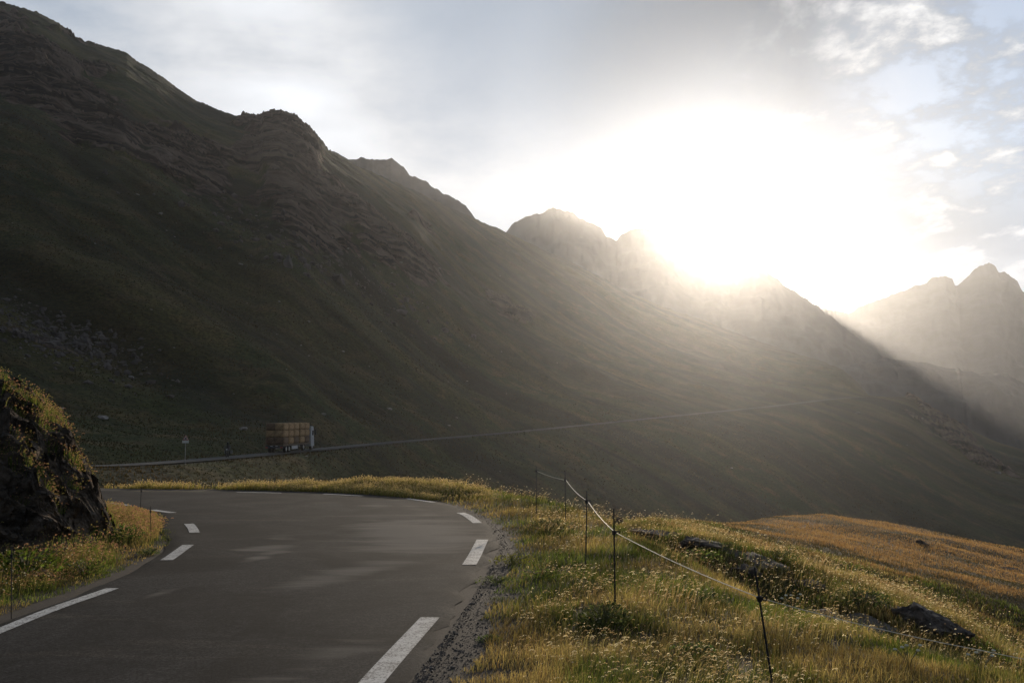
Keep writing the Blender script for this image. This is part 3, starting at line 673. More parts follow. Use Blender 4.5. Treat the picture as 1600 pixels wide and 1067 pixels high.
vv = (.5 + .8 * smooth(-.4, .4, fbm(X / .8 + 4, Y / .8, 4, 378)))[:, None]; ct = ct * vv
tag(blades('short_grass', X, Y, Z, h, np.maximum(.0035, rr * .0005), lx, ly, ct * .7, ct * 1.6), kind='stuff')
# tall seeding grass on the right verge
X, Y = scatter(60000, -.22, .60, 7.2, 33, .12); d = place(X, Y)
cl = fbm(X / 1.6, Y / 1.6, 3, 311) + .35 * fbm(X / .4, Y / .4, 2, 312)
line = X - np.interp(Y, [6, 9, 12, 15, 21, 25, 34], [2.0, 1.7, .55, .6, .35, -.4, -4]); inb = np.exp(-((line + .2) / 1.5) ** 2)
ok = (d > .75 + .9 * fbm(X / .6, Y / .6, 3, 316)) & (cl * 2.2 + .75 * inb - .40 + rng.normal(size=len(X)) * .22 > 0) & (rng.uniform(size=len(X)) < .55)
X, Y = X[ok], Y[ok]; n = len(X); Z = hgt(X, Y); rr = np.hypot(X, Y)
h = rng.uniform(.14, .40, n) * (1 + .5 * fbm(X / .7, Y / .7, 2, 314)) * (.55 + .45 * smooth(.6, 2.0, d[ok])) * (.75 + .6 * np.clip(cl[ok] + .2, 0, 1)); lx, ly = lean(n, .5, 1.0)
cb = cols(n, [(.13, .12, .04), (.22, .15, .06), (.28, .16, .07)], [2, 2, 2]); ct = cols(n, [(.62, .47, .28), (.50, .33, .18), (.70, .58, .41)], [3, 2, 2])
pg = smooth(-.25, .2, fbm(X / 1.3, Y / 1.3, 3, 318))[:, None]; pr_ = smooth(.1, .4, fbm(X / .9 + 9, Y / .9, 3, 319))[:, None]
cb = cb * (1 - pg * .8) + np.array([[.08, .11, .025]]) * pg * .8; ct = ct * (1 - .6 * pg) + np.array([[.30, .30, .12]]) * .6 * pg; ct = ct * (1 - .55 * pr_) + np.array([[.40, .22, .12]]) * .55 * pr_
vv = (.62 + .75 * smooth(-.35, .4, fbm(X / 1.1 + 4, Y / 1.1, 4, 377)))[:, None]; ct = ct * vv; cb = cb * vv ** 1.5
tag(blades('seeding_grass', X, Y, Z, h, np.maximum(.0028, rr * .00038), lx, ly, cb, ct, .6, head=rng.uniform(.02, .06, n), headc=cols(n, [(.66, .55, .39), (.42, .32, .19), (.88, .80, .64)], [2, 4, 1.3])), kind='stuff')
# tufts along the far edge of the bend
X, Y = scatter(60000, -.50, -.02, 29, 37); d = place(X, Y); cl = fbm(X / .9, Y / .9, 3, 321) + .8 * fbm(X / 5, 0 * X, 2, 323)
ok = (d > .12) & (d < 2.2) & (cl > -.15 + rng.normal(size=len(X)) * .2); X, Y, cl = X[ok], Y[ok], cl[ok]; n = len(X); Z = hgt(X, Y); rr = np.hypot(X, Y)
h = rng.uniform(.04, .15, n) * (1 + 1.6 * np.clip(cl, 0, 1)) * (1 + .8 * np.exp(-((X + 10.5) / 2) ** 2)); lx, ly = lean(n, .8, .3)
cb = cols(n, [(.14, .15, .04), (.2, .16, .05)], [2, 2]); ct = cols(n, [(.40, .32, .13), (.28, .28, .09), (.5, .40, .22)], [3, 2, 1])
tag(blades('verge_tufts', X, Y, Z, h, rr * .0006, lx, ly, cb, ct, .6, head=rng.uniform(.02, .05, n), headc=cols(n, [(.5, .4, .24)], [1])), kind='stuff')
# brown grass of the knoll
X, Y = scatter(300000, .10, .62, 17, 58); 
ok = (X / Y > .12) & (hgt(X, Y, rock) < .5); X, Y = X[ok], Y[ok]; n = len(X); Z = hgt(X, Y); rr = np.hypot(X, Y)
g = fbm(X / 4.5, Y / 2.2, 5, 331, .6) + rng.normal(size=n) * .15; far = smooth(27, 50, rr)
mx = smooth(-.2, .4, g * 1.3 + (far - .55) * 1.0)[:, None] * .92  # shade of the lower knoll put in as darker grass, plus random patches
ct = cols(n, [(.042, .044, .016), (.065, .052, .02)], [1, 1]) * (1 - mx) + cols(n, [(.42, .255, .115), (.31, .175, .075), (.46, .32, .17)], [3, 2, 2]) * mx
h = rng.uniform(.03, .085, n) * (1 + 1.4 * np.clip(g + .2, 0, 1)); lx, ly = lean(n, 1.4, .5)
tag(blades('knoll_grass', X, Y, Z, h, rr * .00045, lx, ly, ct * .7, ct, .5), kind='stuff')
# pink flowering grass and herbs on the left bank
def bank_top(X, Y): return np.maximum(bank_z(X, Y), hgt(X, Y))
X = rng.uniform(-12.5, -5.9, 120000); Y = rng.uniform(10.5, 24.5, 120000); d = place(X, Y); s = inside_dist(X, Y)
cl = fbm(X / .8, Y / .8, 3, 341); foot = (s < .15) & (d > .35) & (cl > -.25); top = (s > 1.15) & (s < 5) & (cl > -.2)
midl = (s > .4) & (s < 1.2) & (fbm(X / .6, Y / .6, 2, 343) > .0)
ok = (foot & (rng.uniform(size=len(X)) < .32)) | (top & (cl > -.1) & (rng.uniform(size=len(X)) < .5)) | (midl & (rng.uniform(size=len(X)) < .9))
X, Y, s, cl, d = X[ok], Y[ok], s[ok], cl[ok], d[ok]; n = len(X); Z = np.where(s > -.05, bank_top(X, Y), hgt(X, Y)); rr = np.hypot(X, Y)
pk = smooth(.05, .5, fbm(X / 1.1, Y / 1.1, 3, 345) + .25 * (Y > 17) * (s < .2) + rng.normal(size=n) * .12)[:, None]
near_rock = np.exp(-((s + .5) / .7) ** 2)
h = rng.uniform(.08, .2, n) * (1 + .8 * near_rock + .1 * (s > .5)) ; lx, ly = lean(n, .6, .35)
cb = cols(n, [(.06, .10, .02), (.10, .13, .03)], [1, 1]); ct = cols(n, [(.10, .15, .03), (.19, .18, .06)], [1, 1]) * (1 - pk) + cols(n, [(.32, .18, .12), (.25, .14, .09)], [1, 1]) * pk
tag(blades('pink_flowering_grass', X, Y, Z, h, np.maximum(.004, rr * .00045), lx, ly, cb, ct, .6, head=h * .22, headc=cols(n, [(.34, .20, .14), (.26, .23, .09)], [1, 1])), kind='stuff')
# pale seed heads and small white flowers
def dots(name, X, Y, Z, h, size, c):
    n = len(X); V0, T0 = ICO[1]; lx, ly = lean(n, .5, .3)
    top = np.stack([X + lx * h * .3, Y + ly * h * .3, Z + h], 1)
    V = (top[:, None] + V0[None] * size[:, None, None] * np.array([1, 1, .8])).reshape(-1, 3)
    T = (np.arange(n)[:, None, None] * len(V0) + T0[None]).reshape(-1, 3); cc = np.repeat(c, len(V0), 0)
    a = rng.uniform(0, math.pi, n); W = np.stack([np.cos(a), np.sin(a), 0 * a], 1) * (size * .18)[:, None]; b = np.stack([X, Y, Z], 1)
    SV = np.stack([b - W, b + W, top + W, top - W], 1).reshape(-1, 3); Q = len(V) + np.arange(n)[:, None] * 4 + np.arange(4)
    return mesh_np(name, np.concatenate([V, SV]), Q, T, M_veg, False, cols=np.concatenate([cc, np.tile([[.15, .13, .05]], (4 * n, 1))]))
X, Y = scatter(3000, -.05, .58, 7.3, 30, .1); d = place(X, Y); cl = fbm(X / .8, Y / .8, 2, 351)
X2, Y2 = rng.uniform(-7.5, -5.6, 900), rng.uniform(10.5, 16, 900); ok = (d > .8) & (cl > .02)
X, Y = np.concatenate([X[ok], X2]), np.concatenate([Y[ok], Y2]); d = place(X, Y); ok = d > .35; X, Y = X[ok], Y[ok]; n = len(X)
tag(dots('wildflower_heads', X, Y, hgt(X, Y), rng.uniform(.08, .34, n), np.maximum(.0055, np.hypot(X, Y) * .00055) * rng.uniform(.7, 1.4, n), cols(n, [(.6, .52, .4), (.4, .28, .18), (.75, .72, .65)], [3, 3, 2])), kind='stuff')
# loose stones on the shoulder
X, Y = scatter(36000, -.16, .06, 7.2, 26); d = place(X, Y); ok = (d > -.12) & (d < 1.4) & (rng.uniform(size=len(X)) < np.exp(-np.maximum(d, 0))); X, Y = X[ok], Y[ok]; n = len(X)
V0, T0 = ICO[1]; sz = rng.gamma(1.6, .0022, n) + .002; Z = np.maximum(hgt(X, Y), np.where(d[ok] < 0, 0, -9))
R3 = rng.uniform(.5, 1.3, (n, 1, 3)); V = (np.stack([X, Y, Z], 1)[:, None] + V0[None] * sz[:, None, None] * R3 * (1 + .25 * rng.normal(size=(n, len(V0), 1)))).reshape(-1, 3)
T = (np.arange(n)[:, None, None] * len(V0) + T0[None]).reshape(-1, 3)
M_stone = simple('pale_stone', (.11, .092, .08), .9, 0, .4, 3)
tag(mesh_np('loose_gravel', V, None, T, M_stone, False), kind='stuff')
# hillside tussocks
X, Y = scatter(170000, -.60, .60, 56, 420); ok = hgt(X, Y, rock) < .3; X, Y = X[ok], Y[ok]
fd_, _ = dist_line(X, Y, FAR, step=8); ok = fd_ > 2.9; X, Y = X[ok], Y[ok]; n = len(X); rr = np.hypot(X, Y)
cl = fbm(X / 9, Y / 9, 4, 361); h = rng.uniform(.1, .25, n) * (1 + cl) * (rr / 130) ** .6; lx, ly = lean(n, 1.2, .3)
mx = smooth(-.2, .3, cl + rng.normal(size=n) * .2)[:, None]; ct = cols(n, [(.022, .026, .008), (.034, .032, .011)], [1, 1]) * (1 - mx) + cols(n, [(.05, .038, .019), (.065, .05, .027)], [1, 1]) * mx
tag(blades('hillside_tussocks', X, Y, hgt(X, Y), h, rr * .0011, lx, ly, ct * .8, ct, .5), kind='stuff')
# scree on the left of the hill
def hits(pxs, pys): 
    return np.array([hit(a, b, 58) for a, b in zip(pxs, pys)])
m = 1500; q = rng.normal(size=(m, 2)); px = 90 + q[:, 0] * 70; py = 530 + q[:, 1] * 20 + (px - 90) * .32
m2 = 500; q = rng.normal(size=(m2, 2)); px2 = 480 + q[:, 0] * 110; py2 = 400 + q[:, 1] * 22 + (px2 - 480) * .5
px = np.concatenate([px, px2]); py = np.concatenate([py, py2]); ok = (px > -20) & (py < 660)
HP = hits(px[ok], py[ok]); n = len(HP); sz = (rng.gamma(1.6, .35, n) + .2) * HP[:, 1] / 420
V0, T0 = ICO[1]; R3 = rng.uniform(.5, 1.3, (n, 1, 3)); V = (HP[:, None] + V0[None] * sz[:, None, None] * R3 * (1 + .2 * rng.normal(size=(n, len(V0), 1)))).reshape(-1, 3)
T = (np.arange(n)[:, None, None] * len(V0) + T0[None]).reshape(-1, 3)
M_scree = simple('scree_stone', (.08, .066, .058), .95, 0, .35, .3)
tag(mesh_np('scree', V, None, T, M_scree, False), kind='stuff')
# ------------------------------------------------------------------ boulders
M_bould = simple('boulder_rock', (.20, .18, .165), .9, 0, .4, 2.0)
M_bould2 = simple('dark_boulder_rock', (.10, .085, .075), .9, 0, .4, 3.0)
ROCKM = []
for k in range(5):
    V, T = rock_shape(400 + k, 3, 16); V = V * [1, .7, .45]
    me = mesh_np('boulder', V, None, T, M_bould, False); ROCKM.append(me.data); bpy.data.objects.remove(me)
def boulder(p, size, k, rz, label, group=None, sink=.12, mt=None):
    o = bpy.data.objects.new('boulder', ROCKM[k % 5]); C.objects.link(o); o.location = (p[0], p[1], p[2] + size * sink)
    o.scale = (size, size, size); o.rotation_euler = (random.uniform(-.2, .2), random.uniform(-.2, .35), rz)
    return tag(o, label, 'rock', group)
random.seed(5)
for (px, py, w_, lab) in [(160, 655, 20, 'grey slab of rock lying on the slope above the left end of the far road'), (248, 600, 9, 'small grey boulder on the slope high above the warning sign'),
    (535, 550, 7, 'pale boulder on the open hillside above and right of the hay lorry'), (505, 648, 9, 'pale tilted boulder on the slope just right of the hay lorry'),
    (376, 414, 8, 'small pale stone on the hillside beneath the middle crag'), (250, 335, 10, 'flat whitish stone on the dark slope below the upper left crag'),
    (215, 305, 7, 'small whitish stone right below the upper left crag'), (482, 503, 6, 'small pale stone halfway up the hillside above the hay lorry'),
    (608, 640, 10, 'grey boulder on the slope above the far road, right of the lorry'), (380, 672, 16, 'grey boulder on the slope between the warning sign and the lorry'),
    (95, 640, 13, 'grey boulder on the lower left slope beside the grassy bank'), (205, 590, 10, 'grey boulder at the lower end of the scree'),
    (467, 761, 19, 'rounded grey boulder just behind the far verge of the bend'), (228, 758, 8, 'small grey boulder behind the far verge near the rock outcrop'),
    (1340, 646, 7, 'pale boulder just below the far road near the brow of the spur'), (1440, 655, 8, 'pale boulder on the ridge of the right spur'),
    (1560, 740, 12, 'grey boulder on the right spur near the edge of the view')]:
    p = hit(px, py, 40); boulder(p, w_ / 2 / FPX * p[1] * 1.25, random.randint(0, 4), random.uniform(-1, 1), lab)
n_small = 0
for i in range(400):
    px, py = random.uniform(5, 1580), random.uniform(330, 740)
    if px > 700 and random.random() < .5: continue
    p = hit(px, py, 58)
    if p[1] > 620 or p[1] < 58 or ZF is None: continue
    if abs(np.interp(px, [r_[0] for r_ in road_pts], [r_[2] for r_ in road_pts]) - py) < 8: continue
    boulder(p, random.uniform(1.2, 3.2) / FPX * p[1], random.randint(0, 4), random.uniform(-1, 1), 'small grey stone scattered on the grassy mountainside', 'stones scattered on the hillside'); n_small += 1
    if n_small >= 110: break
# rocks of the gully bank
M_rock2 = simple('gully_rock', (.065, .051, .042), .9, 0, .6, 7)
def near_rock_obj(px, py, size, seed, label, squash=(1, .8, .45), rz=0.0, name='rock', rmin=9, sink=.0):
    V, T = rock_shape(seed, 5, 15, .16); wv, we = worley(V[:, 0] * 1.6 + seed, V[:, 1] * 1.6 + V[:, 2] * 2.2, seed); V = V * (1 + .22 * (wv - .5) - .07 * (we < .06) + .05 * fbm(V[:, 0] * 9, V[:, 1] * 9 + V[:, 2] * 7, 3, seed))[:, None]; V = V * np.array(squash) * size
    V[:, 2] += .03 * size * (((V[:, 2] * 9 / size + V[:, 0] * 2 / size) % 1) - .5)
    p = hit(px, py, rmin); o = mesh_np(name, V, None, T, M_rock2, False); o.location = (p[0], p[1], p[2] + sink); o.rotation_euler = (0, .12, rz)
    return tag(o, label, 'rock')
near_rock_obj(1452, 985, .74, 501, 'large rounded brown boulder in the grass below the right fence span', (1.0, .7, .48), -.25, 'boulder', 12, .05)
near_rock_obj(1030, 838, .72, 503, 'low flat grey rock ledge just beyond the second fence post', (1.0, .6, .2), -.1)
near_rock_obj(1090, 850, .45, 504, 'dark rock ledge in the gully bank right of the grey ledge', (1.0, .6, .3), -.3)
near_rock_obj(1165, 893, .42, 505, 'brown rock ledge in the gully bank left of the nearest fence post top', (1, .6, .35), -.3)
near_rock_obj(1262, 915, .46, 506, 'grey broken rocks in the gully bank behind the nearest fence post', (1, .6, .35), -.3)
near_rock_obj(968, 822, .22, 507, 'small dark stone behind the grass at the second fence post', (.8, .8, 1.0), .2)
near_rock_obj(1575, 890, .8, 508, 'dark flat rock low in the knoll grass at the right edge', (1, .5, .16), 0)
near_rock_obj(1440, 850, .35, 509, 'dark lump of rock in the brown grass of the knoll', (1, .8, .6), 0)
near_rock_obj(212, 838, .17, 510, 'small white stone in the verge between outcrop and road', (1, .7, .6), 0, 'stone', 8)
near_rock_obj(60, 905, .42, 511, 'pile of grey stone at the foot of the outcrop', (1, .7, .35), .4, 'stone', 8)
# ------------------------------------------------------------------ leafy plants
def leafy(px, py, r, h, col, label, rmin=7, n=420, name='leafy_plant', group=None, cat='plant'):
    p = hit(px, py, rmin); rt = empty(name, p); tag(rt, label, cat, group)
    a = rng.uniform(0, 2 * math.pi, n); q = rng.uniform(0, 1, n) ** .6; z = h * (rng.uniform(.15, 1, n)) * (1 - .45 * q ** 2); x, y = r * q * np.cos(a), r * q * np.sin(a)
    L = rng.uniform(.25, .5, n) * min(r, h) * .55; d = np.stack([np.cos(a) * .8, np.sin(a) * .8, rng.uniform(.0, .9, n)], 1) + rng.normal(size=(n, 3)) * .4; d /= np.linalg.norm(d, axis=1)[:, None]
    s = np.cross(d, rng.normal(size=(n, 3))); s /= np.linalg.norm(s, axis=1)[:, None]; b = np.stack([x, y, z], 1)
    V = np.stack([b, b + d * (L * .5)[:, None] + s * (L * .22)[:, None], b + d * L[:, None], b + d * (L * .5)[:, None] - s * (L * .22)[:, None]], 1).reshape(-1, 3)
    mesh_np('leaves', V, np.arange(4 * n).reshape(-1, 4), None, M_veg, False, rt, cols=np.repeat(cols(n, [col, tuple(c * 1.5 for c in col), tuple(c * .6 for c in col)], [3, 1, 2]), 4, 0))
    m = 26; a = rng.uniform(0, 2 * math.pi, m); q = rng.uniform(0, .9, m); mb = MB()
    for i in range(m): mb.tube([(0, 0, -.02), (r * q[i] * .5 * math.cos(a[i]), r * q[i] * .5 * math.sin(a[i]), h * .5), (r * q[i] * math.cos(a[i]), r * q[i] * math.sin(a[i]), h * .9)], max(.003, r * .012), 4, False)
    mb.build('stems', M_stem, rt)
M_stem = simple('plant_stem', (.10, .10, .04), .8)
for a_ in [(800, 882, .34, .16, (.15, .16, .03), 'yellow green clump of leaves at the gravel edge beside the third white dash'), (775, 912, .3, .11, (.09, .13, .03), 'low green clump at the gravel edge in front of the yellow green one'),
    (850, 905, .34, .16, (.10, .14, .03), 'green leafy clump between road edge and golden grass'), (765, 1005, .14, .09, (.07, .11, .03), 'small dark green tuft alone on the gravel shoulder'),
    (945, 985, .26, .30, (.055, .07, .03), 'dark dense plant with brownish flower heads below the second fence post'), (1090, 880, .45, .26, (.12, .17, .04), 'bright green bush in the gully beyond the fence'),
    (1140, 862, .22, .2, (.07, .10, .03), 'round green bush on top of the gully bank'), (1215, 878, .4, .25, (.07, .09, .03), 'dark green bush on the gully bank behind the nearest post'),
    (1085, 1030, .24, .16, (.05, .09, .03), 'dark green tuft in the foreground grass left of the nearest post'), (1345, 950, .5, .35, (.06, .08, .03), 'tall dull green plants left of the big brown boulder'),
    (915, 800, .4, .2, (.07, .08, .03), 'dull green clump in the verge left of the third fence post'), (860, 830, .5, .25, (.08, .09, .04), 'grey green clump at the outer edge of the bend')]:
    leafy(*a_)
for a_ in [(40, 905, .5, .42, (.07, .10, .02), 'dark green bush with yellow tops at the foot of the outcrop on the left', 8), (195, 850, .34, .34, (.06, .11, .03), 'green bush under pink grass at the nose of the outcrop', 8),
    (130, 905, .35, .28, (.09, .12, .03), 'light green bush in the left verge in front of the rock', 8), (232, 868, .18, .13, (.07, .10, .03), 'low green clump at the asphalt edge on the inside of the bend', 8)]:
    leafy(*a_)
def umbel(px, py, h, label, rmin=7):
    p = hit(px, py, rmin); rt = empty('umbel_flower', p); tag(rt, label, 'flower')
    mb = MB(); mf = MB(); tops = []
    for k in range(5):
        a = k * 1.3; e = np.array([.12 * math.cos(a), .12 * math.sin(a), h * (1 - .1 * (k % 3))]); mb.tube([(0, 0, 0), (e[0] * .3, e[1] * .3, h * .5), e], .004, 5); tops.append(e)
    mb.build('stem', M_stem, rt)
    for e in tops:
        V, T = ICO[3]; rr0 = np.hypot(V[:, 0], V[:, 1]); V = V * [.020, .020, .008] + np.stack([0 * rr0, 0 * rr0, .009 * fbm(V[:, 0] * 6, V[:, 1] * 6, 2, 9)], 1); MB().add(V + e, T=T).build('flower_head', M_white, rt)
M_white = simple('white_petal', (.6, .58, .45), .8)
umbel(1237, 965, .3, 'white umbel flowers right of the nearest fence post')
umbel(1535, 1058, .26, 'white umbel flowers near the bottom right corner')
umbel(1420, 1050, .26, 'cream umbel flowers in front of the big brown boulder')
# ------------------------------------------------------------------ electric fence
M_rod = simple('dark_rod', (.018, .017, .018), .9, 0); M_ins = simple('black_plastic', (.012, .012, .013), .95); M_rope = simple('white_rope', (.75, .70, .58), .6, 0, .1, 60)
INS = []
def fence_post(base, top, ins_y, label, rad=.009, rope=True, group='electric fence posts beside the road'):
    (bx, by, d), (tx, ty) = base, top
    T = P(tx, ty, d); zb = float(hgt([P(bx, by, d)[0]], [d])[0]); B = P(bx, by, d); B[2] = zb
    rt = empty('fence_post', B); tag(rt, label, 'fence post', group)
    mb = MB(); ax = T - B; mb.tube([-ax * .05, ax * .5, ax], [rad, rad, rad * .85], 8); mb.build('rod', M_rod, rt)
    L = B + ax * ((P(tx, ins_y, d)[2] - B[2]) / ax[2]); q = L - B; u = ax / np.linalg.norm(ax)
    mi = MB(); mi.disc(q, u, .022, .05, 14); mi.disc(q + u * .01, u, .028, .014, 14); mi.ring(q + np.array([.045, 0, .0]), (0, 1, 0), .018, .006, 14, 6); mi.build('insulator', M_ins, rt)
    if rope: INS.append(L + np.array([.02, .03, 0]))
fence_post((838, 775, 23.5), (838, 728), 736, 'farthest fence post, leaning left at the start of the white rope', .010)
fence_post((884, 812, 21), (883, 735), 750, 'fence post fourth from the viewer where the rope bends down', .010)
fence_post((915, 876, 15.1), (917, 766), 783, 'fence post third from the viewer amid pale grass', .0095)
fence_post((961, 935, 11.7), (959, 794), 832, 'upright fence post with round black insulator in the middle of the golden grass', .0095)
fence_post((1209, 1084, 8.8), (1179, 885), 935, 'nearest fence post, tilted left, crossing the lower right of the view', .0095)
E_, D5, C5, B5, A5 = INS
end = P(1535, 1016, 9.6); end[2] = max(end[2], float(hgt([end[0]], [end[1]])[0]) + .05)
rope = empty('fence_rope', E_); tag(rope, 'thin white electric rope strung along the dark fence posts', 'rope')
pts_all = [E_, D5, C5, B5, A5, end, np.array([end[0] + 1.6, end[1] - 1.2, end[2] - .1])]
for i in range(len(pts_all) - 1):
    a, b = pts_all[i], pts_all[i + 1]; t = np.linspace(0, 1, 15)[:, None]; pp = a * (1 - t) + b * t; pp[:, 2] -= (.03 * 4 * t * (1 - t))[:, 0] * min(1.5, np.linalg.norm(b - a) / 3)
    MB().tube(pp - E_, .0046 if i < 4 else .0036, 6).build('rope_span', M_rope, rope, True)
for (bx, by, d, tx, ty, rad, lab) in [(18, 960, 11.6, 18, 853, .006, 'thin dark marker rod standing alone at the left edge of the view'), (236, 842, 18.8, 235, 791, .006, 'dark marker rod in the verge inside the bend'),
    (219, 800, 24.5, 221, 761, .007, 'dark marker rod behind the pink grass near the inner white line'), (591, 771, 32.5, 591, 735, .008, 'thin rod standing behind the far verge of the bend')]:
    B = P(bx, by, d); B[2] = float(hgt([B[0]], [B[1]])[0]); T = P(tx, ty, d); rt = empty('marker_rod', B); tag(rt, lab, 'marker rod', 'marker rods along the verge')
    ax = T - B; MB().tube([-ax * .05, ax * .5, ax], rad, 6).build('rod', M_rod, rt); MB().disc(ax * .86, ax, rad * 2.2, .05, 10).build('collar', M_ins, rt)
# ------------------------------------------------------------------ warning sign on the far road
M_red = simple('sign_red', (.35, .03, .03), .5, 0, .1); M_wht = simple('sign_white', (.62, .60, .57), .5, 0, .1); M_blk = simple('sign_black', (.012, .012, .012), .5, 0, .1); M_gal = simple('galvanised_post', (.22, .22, .22), .5, .5)
d = 104.0; B = P(289, 722, d); B[2] = float(hgt([B[0]], [B[1]])[0]); top = P(292, 679.5, d)[2] - B[2]
sg = empty('warning_sign', B, R(12)); tag(sg, 'triangular warning sign with a plate below it on a post beside the far road', 'road sign')
MB().tube([(0, .06, -.4), (0, .06, top * .5), (0, .06, top - .1)], .035, 10).build('post', M_gal, sg)
def tri(cx, y, s, zc, th=.02):
    a = s / math.sqrt(3); V = []
    for yy in (y, y + th):
        for k in range(3): an = math.pi / 2 + k * 2 * math.pi / 3; V.append((cx + a * math.cos(an), yy, zc + a * math.sin(an)))
    return V, [(0, 1, 4, 3), (1, 2, 5, 4), (2, 0, 3, 5)], [(0, 2, 1), (3, 4, 5)]
S_ = .62; zc = top - S_ / math.sqrt(3)
m_ = MB(); m_.add(*tri(0, 0, S_, zc)); bd = m_.build('panel', M_wht, sg)
m_ = MB(); m_.add(*tri(0, -.004, S_ * .93, zc, .003)); m_.build('red_border', M_red, sg)
m_ = MB(); m_.add(*tri(0, -.008, S_ * .66, zc, .003)); m_.build('face', M_wht, sg)
m_ = MB(); V = [(-.13, -.012, zc - .09), (.14, -.012, zc - .09), (.03, -.012, zc + .15), (-.02, -.012, zc + .08)]; V += [(x, -.0105, z) for x, _, z in V]
m_.add(V, [(0, 1, 2, 3), (7, 6, 5, 4), (0, 4, 5, 1), (1, 5, 6, 2), (2, 6, 7, 3), (3, 7, 4, 0)]); m_.build('symbol', M_blk, sg)
zp = zc - S_ / math.sqrt(3) / 2 - .17; MB().box((0, .01, zp), (.66, .02, .24)).build('lower_plate', M_wht, sg)
# ------------------------------------------------------------------ hay lorry
i0 = int(np.argmin(np.abs(FAR[:, 0] / FAR[:, 1] - ray(427, 706)[0]) + (FAR[:, 1] < 100) * 9)); i1 = int(np.argmin(np.abs(FAR[:, 1] - FAR[i0, 1] - 14)))
hd = FAR[i1, :2] - FAR[i0, :2]; ang = math.atan2(hd[1], hd[0]) - math.pi / 2 + R(4.5)
L0 = FAR[i0].copy(); L0[2] += .03
pitch_ = math.atan2(FAR[i1, 2] - FAR[i0, 2], np.hypot(*hd))
tk = empty('hay_lorry', L0); tk.rotation_euler = (pitch_, 0, ang); tag(tk, 'long white cabbed lorry hauling a tall load of hay along the far road', 'lorry')
M_cab = simple('lorry_white', (.38, .39, .41), .35, 0, .08); M_blue = simple('lorry_chassis', (.03, .033, .05), .6); M_tyre = simple('tyre_rubber', (.015, .015, .015), .9); M_rim = simple('wheel_rim', (.35, .35, .36), .4, .6)
M_glass = simple('dark_glass', (.02, .025, .03), .08, 0, .05); M_deck = simple('deck_wood', (.10, .07, .045), .8); M_lampred = simple('tail_lamp_red', (.30, .03, .02), .4); M_lampw = simple('head_lamp_glass', (.6, .6, .58), .2)
DK = 1.12
mb = MB(); mb.box((-.4, 6.2, .85), (.16, 12.2, .22)).box((.4, 6.2, .85), (.16, 12.2, .22))
for y in (.6, 3, 5.5, 8, 10.5): mb.box((0, y, .86), (.7, .12, .16))
mb.build('chassis', M_blue, tk)
mb = MB(); mb.box((0, 6.25, DK - .07), (2.5, 12.6, .14)); mb.box((1.22, 6.25, DK - .16), (.06, 12.6, .10)).box((-1.22, 6.25, DK - .16), (.06, 12.6, .10)); mb.build('deck', M_deck, tk)
mb = MB(); mb.box((0, 12.5, DK + 1.0), (2.45, .08, 2.0)); mb.build('headboard', M_cab, tk)
mb = MB(); mb.box((0, .02, .72), (2.4, .10, .16)); mb.box((0, .02, .92), (2.3, .05, .12)); mb.build('rear_bumper', M_blue, tk)
for s in (-1, 1):
    MB().box((s * 1.0, -.05, .74), (.34, .05, .12)).build('tail_lamp', M_lampred, tk)
    MB().box((s * .35, -.045, .92), (.3, .03, .1)).build('rear_plate', M_cab, tk)
    mb = MB(); mb.box((s * 1.18, 5.2, .62), (.05, 2.6, .45)); mb.build('side_guard', M_cab, tk)
for y in (1.4, 2.7, 9.3, 13.5):
    for s in (-1, 1):
        w_ = MB().disc((s * 1.02, y, .5), (1, 0, 0), .5, .34, 22).build('wheel', M_tyre, tk, True); MB().disc((s * 1.2, y, .5), (1, 0, 0), .27, .05, 16).build('rim', M_rim, w_)
        mb = MB(); an = np.linspace(.15, math.pi - .15, 9); mb.add([p_ for a in an for p_ in ((s * .86, y + .62 * math.cos(a), .5 + .62 * math.sin(a)), (s * 1.24, y + .62 * math.cos(a), .5 + .62 * math.sin(a)))], [(2 * i, 2 * i + 1, 2 * i + 3, 2 * i + 2) for i in range(8)]); mb.build('mudguard', M_blue, tk)
mb = MB()
prof = [(12.75, .55), (14.95, .55), (15.0, 1.5), (14.9, 2.1), (14.55, 3.25), (14.2, 3.4), (12.75, 3.45)]
V = [(-1.24, y, z) for y, z in prof] + [(1.24, y, z) for y, z in prof]; n7 = len(prof)
T = [(0, i + 1, i) for i in range(1, n7 - 1)] + [(n7, n7 + i, n7 + i + 1) for i in range(1, n7 - 1)]
mb.add(V, [(i, (i + 1) % n7, n7 + (i + 1) % n7, n7 + i) for i in range(n7)], T); cabn = mb.build('cab', M_cab, tk)
m_ = MB(); m_.add([(-1.1, 14.925, 2.08), (1.1, 14.925, 2.08), (1.05, 14.6, 3.15), (-1.05, 14.6, 3.15)], [(0, 1, 2, 3)]); m_.V[0][:, 1] += .02; m_.build('windscreen', M_glass, tk)
for s in (-1, 1):
    dr = MB().box((s * 1.248, 13.95, 1.85), (.02, 1.15, 2.1)).build('door', M_cab, tk); MB().box((s * 1.262, 14.0, 2.45), (.012, .85, .7)).build('side_window', M_glass, dr)
    MB().box((s * 1.268, 13.5, 1.75), (.02, .16, .05)).build('door_handle', M_blk, dr)
    mm = MB(); mm.box((s * 1.48, 14.75, 2.55), (.24, .14, .75)); mm.tube([(s * 1.24, 14.7, 2.95), (s * 1.48, 14.75, 2.95)], .025, 6); mm.build('mirror', M_blk, tk)
    MB().box((s * .9, 15.0, .85), (.4, .05, .22)).build('headlight', M_lampw, tk)
MB().box((0, 15.02, 1.35), (1.7, .05, .5)).build('grille', M_blk, tk)
